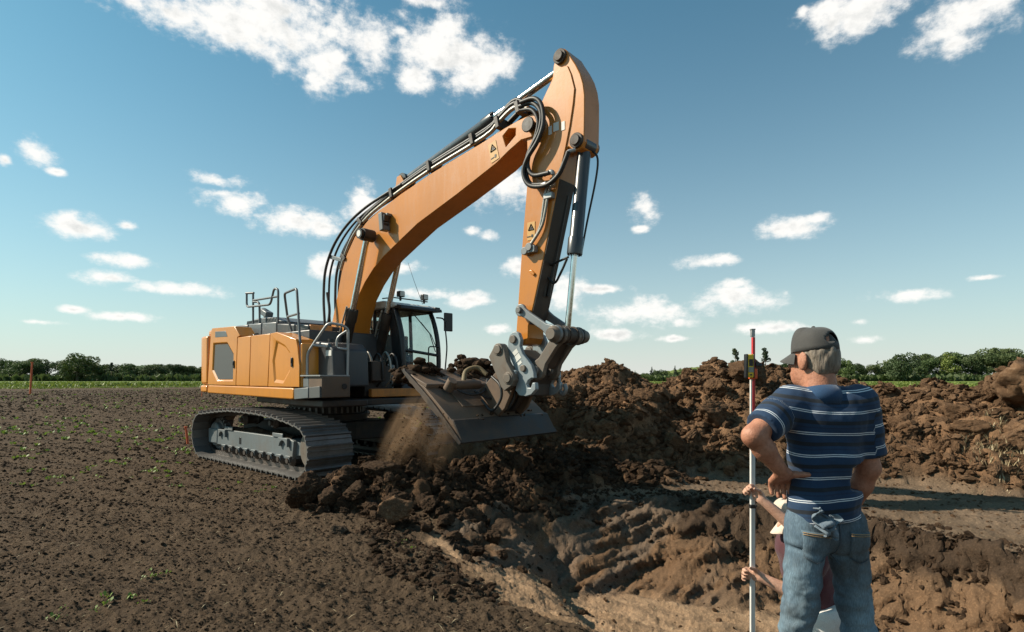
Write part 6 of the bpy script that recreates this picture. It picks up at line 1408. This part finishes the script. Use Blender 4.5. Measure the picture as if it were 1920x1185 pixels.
MT['bark'] = cloth_material('bark', (.06, .045, .032), (.11, .085, .06), 3, 40); MT['birch_bark'] = cloth_material('birch_bark', (.35, .33, .30), (.55, .53, .48), 3, 30); MT['pine_bark'] = cloth_material('pine_bark', (.12, .06, .035), (.20, .105, .06), 3, 40)
def crown_mesh(seed, kind):
    g = np.random.default_rng(seed); C = []; 
    if kind == 'round':
        for _ in range(int(g.integers(12, 16))): C.append((g.normal(0, .17), g.normal(0, .17), g.uniform(.14, .86), g.uniform(.13, .24)))
    elif kind == 'birch':
        for k in range(12): z = .14 + .83 * k / 11; C.append((g.normal(0, .07), g.normal(0, .07), z, .16 * (1.05 - z) + .07))
    elif kind == 'spruce':
        for k in range(15): z = .10 + .88 * k / 14; C.append((g.normal(0, .015), g.normal(0, .015), z, .20 * (1.02 - z) + .012))
    elif kind == 'pine':
        for k in range(9): z = g.uniform(.55, .97); a = g.uniform(0, 6.28); r = .16 * (1.15 - z) * g.uniform(.3, 1.4); C.append((r * math.cos(a), r * math.sin(a), z, g.uniform(.045, .085)))
    V = []
    for (x, y, z, r) in C:
        n = int(1500 * r * r * 6) if kind != 'pine' else 80; n = max(n, 26)
        d = g.normal(size=(n, 3)); d /= np.linalg.norm(d, axis=1)[:, None]; p = d * (r * g.uniform(.62, 1.08, n) ** .7)[:, None] * np.array([1, 1, .8 if kind != 'spruce' else .45]) + np.array([x, y, z])
        s = g.uniform(.014, .034, n)[:, None]; t1 = g.normal(size=(n, 3)); t1 /= np.linalg.norm(t1, axis=1)[:, None]; t2 = np.cross(t1, d + .4 * g.normal(size=(n, 3))); t2 /= np.linalg.norm(t2, axis=1)[:, None] + 1e-9
        V.append(np.stack([p - t1 * s, p - t2 * s * .7, p + t1 * s, p + t2 * s * .7], 1).reshape(-1, 3))
    V = np.concatenate(V); return mesh_np('crown', V, np.arange(len(V)).reshape(-1, 4), False)
def trunk_mesh(seed, kind):
    g = random.Random(seed); m = MB(); top = {'round': .6, 'birch': .9, 'spruce': .97, 'pine': .95}[kind]; w = {'round': .024, 'birch': .013, 'spruce': .014, 'pine': .014}[kind]
    m.tube([(0, 0, -.02), (g.uniform(-.01, .01), 0, top * .35), (g.uniform(-.02, .02), g.uniform(-.02, .02), top * .7), (0, 0, top)], [w * 1.3, w, w * .7, w * .25], 7)
    for k in range(6):
        a = g.uniform(0, 6.28); z = g.uniform(.3, .75) * top if kind != 'pine' else g.uniform(.55, .9); L = g.uniform(.10, .2); m.tube([(0, 0, z), (math.cos(a) * L * .6, math.sin(a) * L * .6, z + L * .4), (math.cos(a) * L, math.sin(a) * L, z + L * .7)], [w * .5, w * .3, w * .1], 5)
    me = bpy.data.meshes.new('trunk'); me.from_pydata(m.v, [], m.f); me.update(); return me
KINDS = {'round': ('broadleaf_tree', 'leaf_dark', 'bark'), 'pale': ('broadleaf_tree', 'leaf_mid', 'bark'), 'birch': ('birch_tree', 'leaf_pale', 'birch_bark'), 'spruce': ('spruce_tree', 'needle', 'bark'), 'pine': ('pine_tree', 'needle', 'pine_bark')}
PROTO = {}
for i, (k, (nm, lf, bk)) in enumerate(KINDS.items()):
    base = 'round' if k == 'pale' else k; PROTO[k] = []
    for v in range(3 if k in ('round', 'pale') else 2):
        c = crown_mesh(500 + 10 * i + v, base); c.materials.append(MT[lf]); t = trunk_mesh(600 + 10 * i + v, base); t.materials.append(MT[bk]); PROTO[k].append((c, t))
def tree(kind, x, y, h, wide, label, group):
    c, t = random.choice(PROTO[kind]); o = empty(KINDS[kind][0], (x, y, -.3), random.uniform(0, 6.28)); o.scale = (h * wide, h * wide, h)
    a = link('crown', c, None, o); b = link('trunk', t, None, o); tag(o, label, 'tree', group); return o
# height of the wood's edge, by bearing (degrees) and metres tall at about 330 m
EDGE = [(-50, 13.6), (-42, 13.8), (-39, 13.0), (-36, 12.2), (-33, 10.4), (-29, 8.8), (-24, 6.8), (-12, 6.5), (-5, 6.6), (0, 6.0), (5, 5.6), (9, 4.8), (13, 6.0), (17, 7.4), (22, 8.6), (25.6, 11.6), (28, 12.0), (31, 11.4), (33, 12.0), (35, 14.5), (37.5, 15.6), (40, 18.0), (43, 20.5), (50, 21.5)]
random.seed(19); az = -50.0
while az < 50:
    h0 = float(np.interp(az, [e[0] for e in EDGE], [e[1] for e in EDGE])); left = az < -15
    for row in range(2):
        D = (318 + 18 * row + random.uniform(-7, 7)) / math.cos(R(az)); a = R(az + random.uniform(-.35, .35)); h = h0 * random.uniform(.80, 1.06) * (1.0 if row == 0 else 1.08)
        kind = random.choices(['round', 'pale', 'birch', 'spruce', 'pine'], [.46, .22, .06, .18, .08] if left else [.34, .26, .16, .16, .08])[0]
        side = 'left of the excavator' if az < -28 else 'behind the excavator' if az < -2 else 'behind the earth heap' if az < 27 else 'on the right'
        grp = 'far wood ' + side; kd = {'round': 'dark broadleaf tree', 'pale': 'green broadleaf tree', 'birch': 'pale slender birch', 'spruce': 'dark spruce', 'pine': 'bare-stemmed pine'}[kind]
        tree(kind, D * math.sin(a), D * math.cos(a), h, random.uniform(.85, 1.25), kd + ' in the far wood ' + side, grp + ', ' + kd)
    az += random.uniform(.78, 1.15) * (1.0 if abs(az) > 10 else 1.25)
def far(px_az, D): return D * math.sin(R(px_az)), D * math.cos(R(px_az))
for azd, D, h, w, kind, lab in ((-37.4, 375, 16.0, 1.35, 'round', 'broad round-headed dark tree rising above the left wood'), (34.4, 360, 16.5, 1.0, 'round', 'tall dark oak-like tree standing proud at the right'),
        (21.4, 340, 18.2, .9, 'pine', 'tall sparse pine left of the levelling staff top'), (24.0, 350, 18.6, 1.0, 'pine', 'tall sparse pine between the staff and the man'), (13.8, 330, 8.4, 1.1, 'spruce', 'dark spruce in the dip of the earth heap, left one'), (16.0, 330, 8.9, 1.1, 'spruce', 'dark spruce in the dip of the earth heap, right one'), (-34.0, 372, 10.6, 1.2, 'pale', 'green rounded tree near the right end of the left wood'), (30.2, 345, 12.5, .85, 'pale', 'loose leafy tree just right of the cap')):
    x, y = far(azd, D); tree(kind, x, y, h, w, lab, None)
# undergrowth along the foot of the wood
g = np.random.default_rng(31); n = 9000; a = g.uniform(R(-52), R(52), n); D = g.uniform(300, 322, n) / np.cos(a); x, y = D * np.sin(a), D * np.cos(a)
blades('undergrowth', np.stack([x, y, np.full(n, -.2)], 1), g.uniform(1.2, 4.6, n), .34, 4, 1.2, 'leaf_mid' if False else 'leaf_dark', 'dark green shrubs along the foot of the far wood', 'shrubs', 33, .6)
# wooded hills farther off
def hill(name, az0, az1, D, hmax, label, seed, leaf):
    n, m_ = 170, 16; A = np.linspace(az0, az1, n); V = []
    for i, q in enumerate(A):
        t = i / (n - 1); hh = hmax * math.sin(math.pi * t) ** .7
        for j in range(m_):
            v = j / (m_ - 1); dd = D + 260 * v; z = hh * math.sin(v * math.pi * .5 + .0) if v < 1 else hh
            V.append((dd * math.sin(R(q)), dd * math.cos(R(q)), z))
    V = np.array(V); V[:, 2] += (fbm2(V[:, 0] * .08, V[:, 1] * .08, 4, seed) - .5) * 9 * (V[:, 2] > 1); i = np.arange(n - 1)[:, None] * m_; j = np.arange(m_ - 1)[None, :]
    Fq = np.stack([i + j, i + m_ + j, i + m_ + j + 1, i + j + 1], -1).reshape(-1, 4); o = link(name, mesh_np(name, V, Fq), MT[leaf]); return tag(o, label, 'hill', kind='structure')
hill('hill', 13, 27.5, 900, 24, 'pale green wooded hill behind the earth heap', 41, 'leaf_pale'); hill('hill', -37, -27.5, 1000, 25, 'hazy wooded rise beyond the left wood', 43, 'leaf_mid')
# marker poles on the field
MT['marker'] = painted('marker_orange', (.50, .10, .03), (.2, .08, .04), .3, .6, scale=4)
def pole(x, y, h, r, lean, label, name='marker_pole'):
    z = ground_z(x, y); o = empty(name, (x, y, z)); tag(o, label, 'marker pole'); part('pole', MB().tube([(0, 0, -.1), (lean * .5, 0, h * .5), (lean, 0, h)], [r, r * .95, r * .8], 8), 'marker', o); part('cap', MB().cyl((lean, 0, h), (lean, 0, h + r), r * 1.3, 8), 'marker', o); return o
pole(-46.6, 55., 3.1, .085, .22, 'orange marker pole standing on the field at the far left'); pole(-26.6, 48.8, .95, .035, .0, 'thin orange stake just behind the excavator counterweight'); pole(-7.97, 14.0, .40, .03, -.06, 'short orange survey peg behind the track', 'survey_peg')
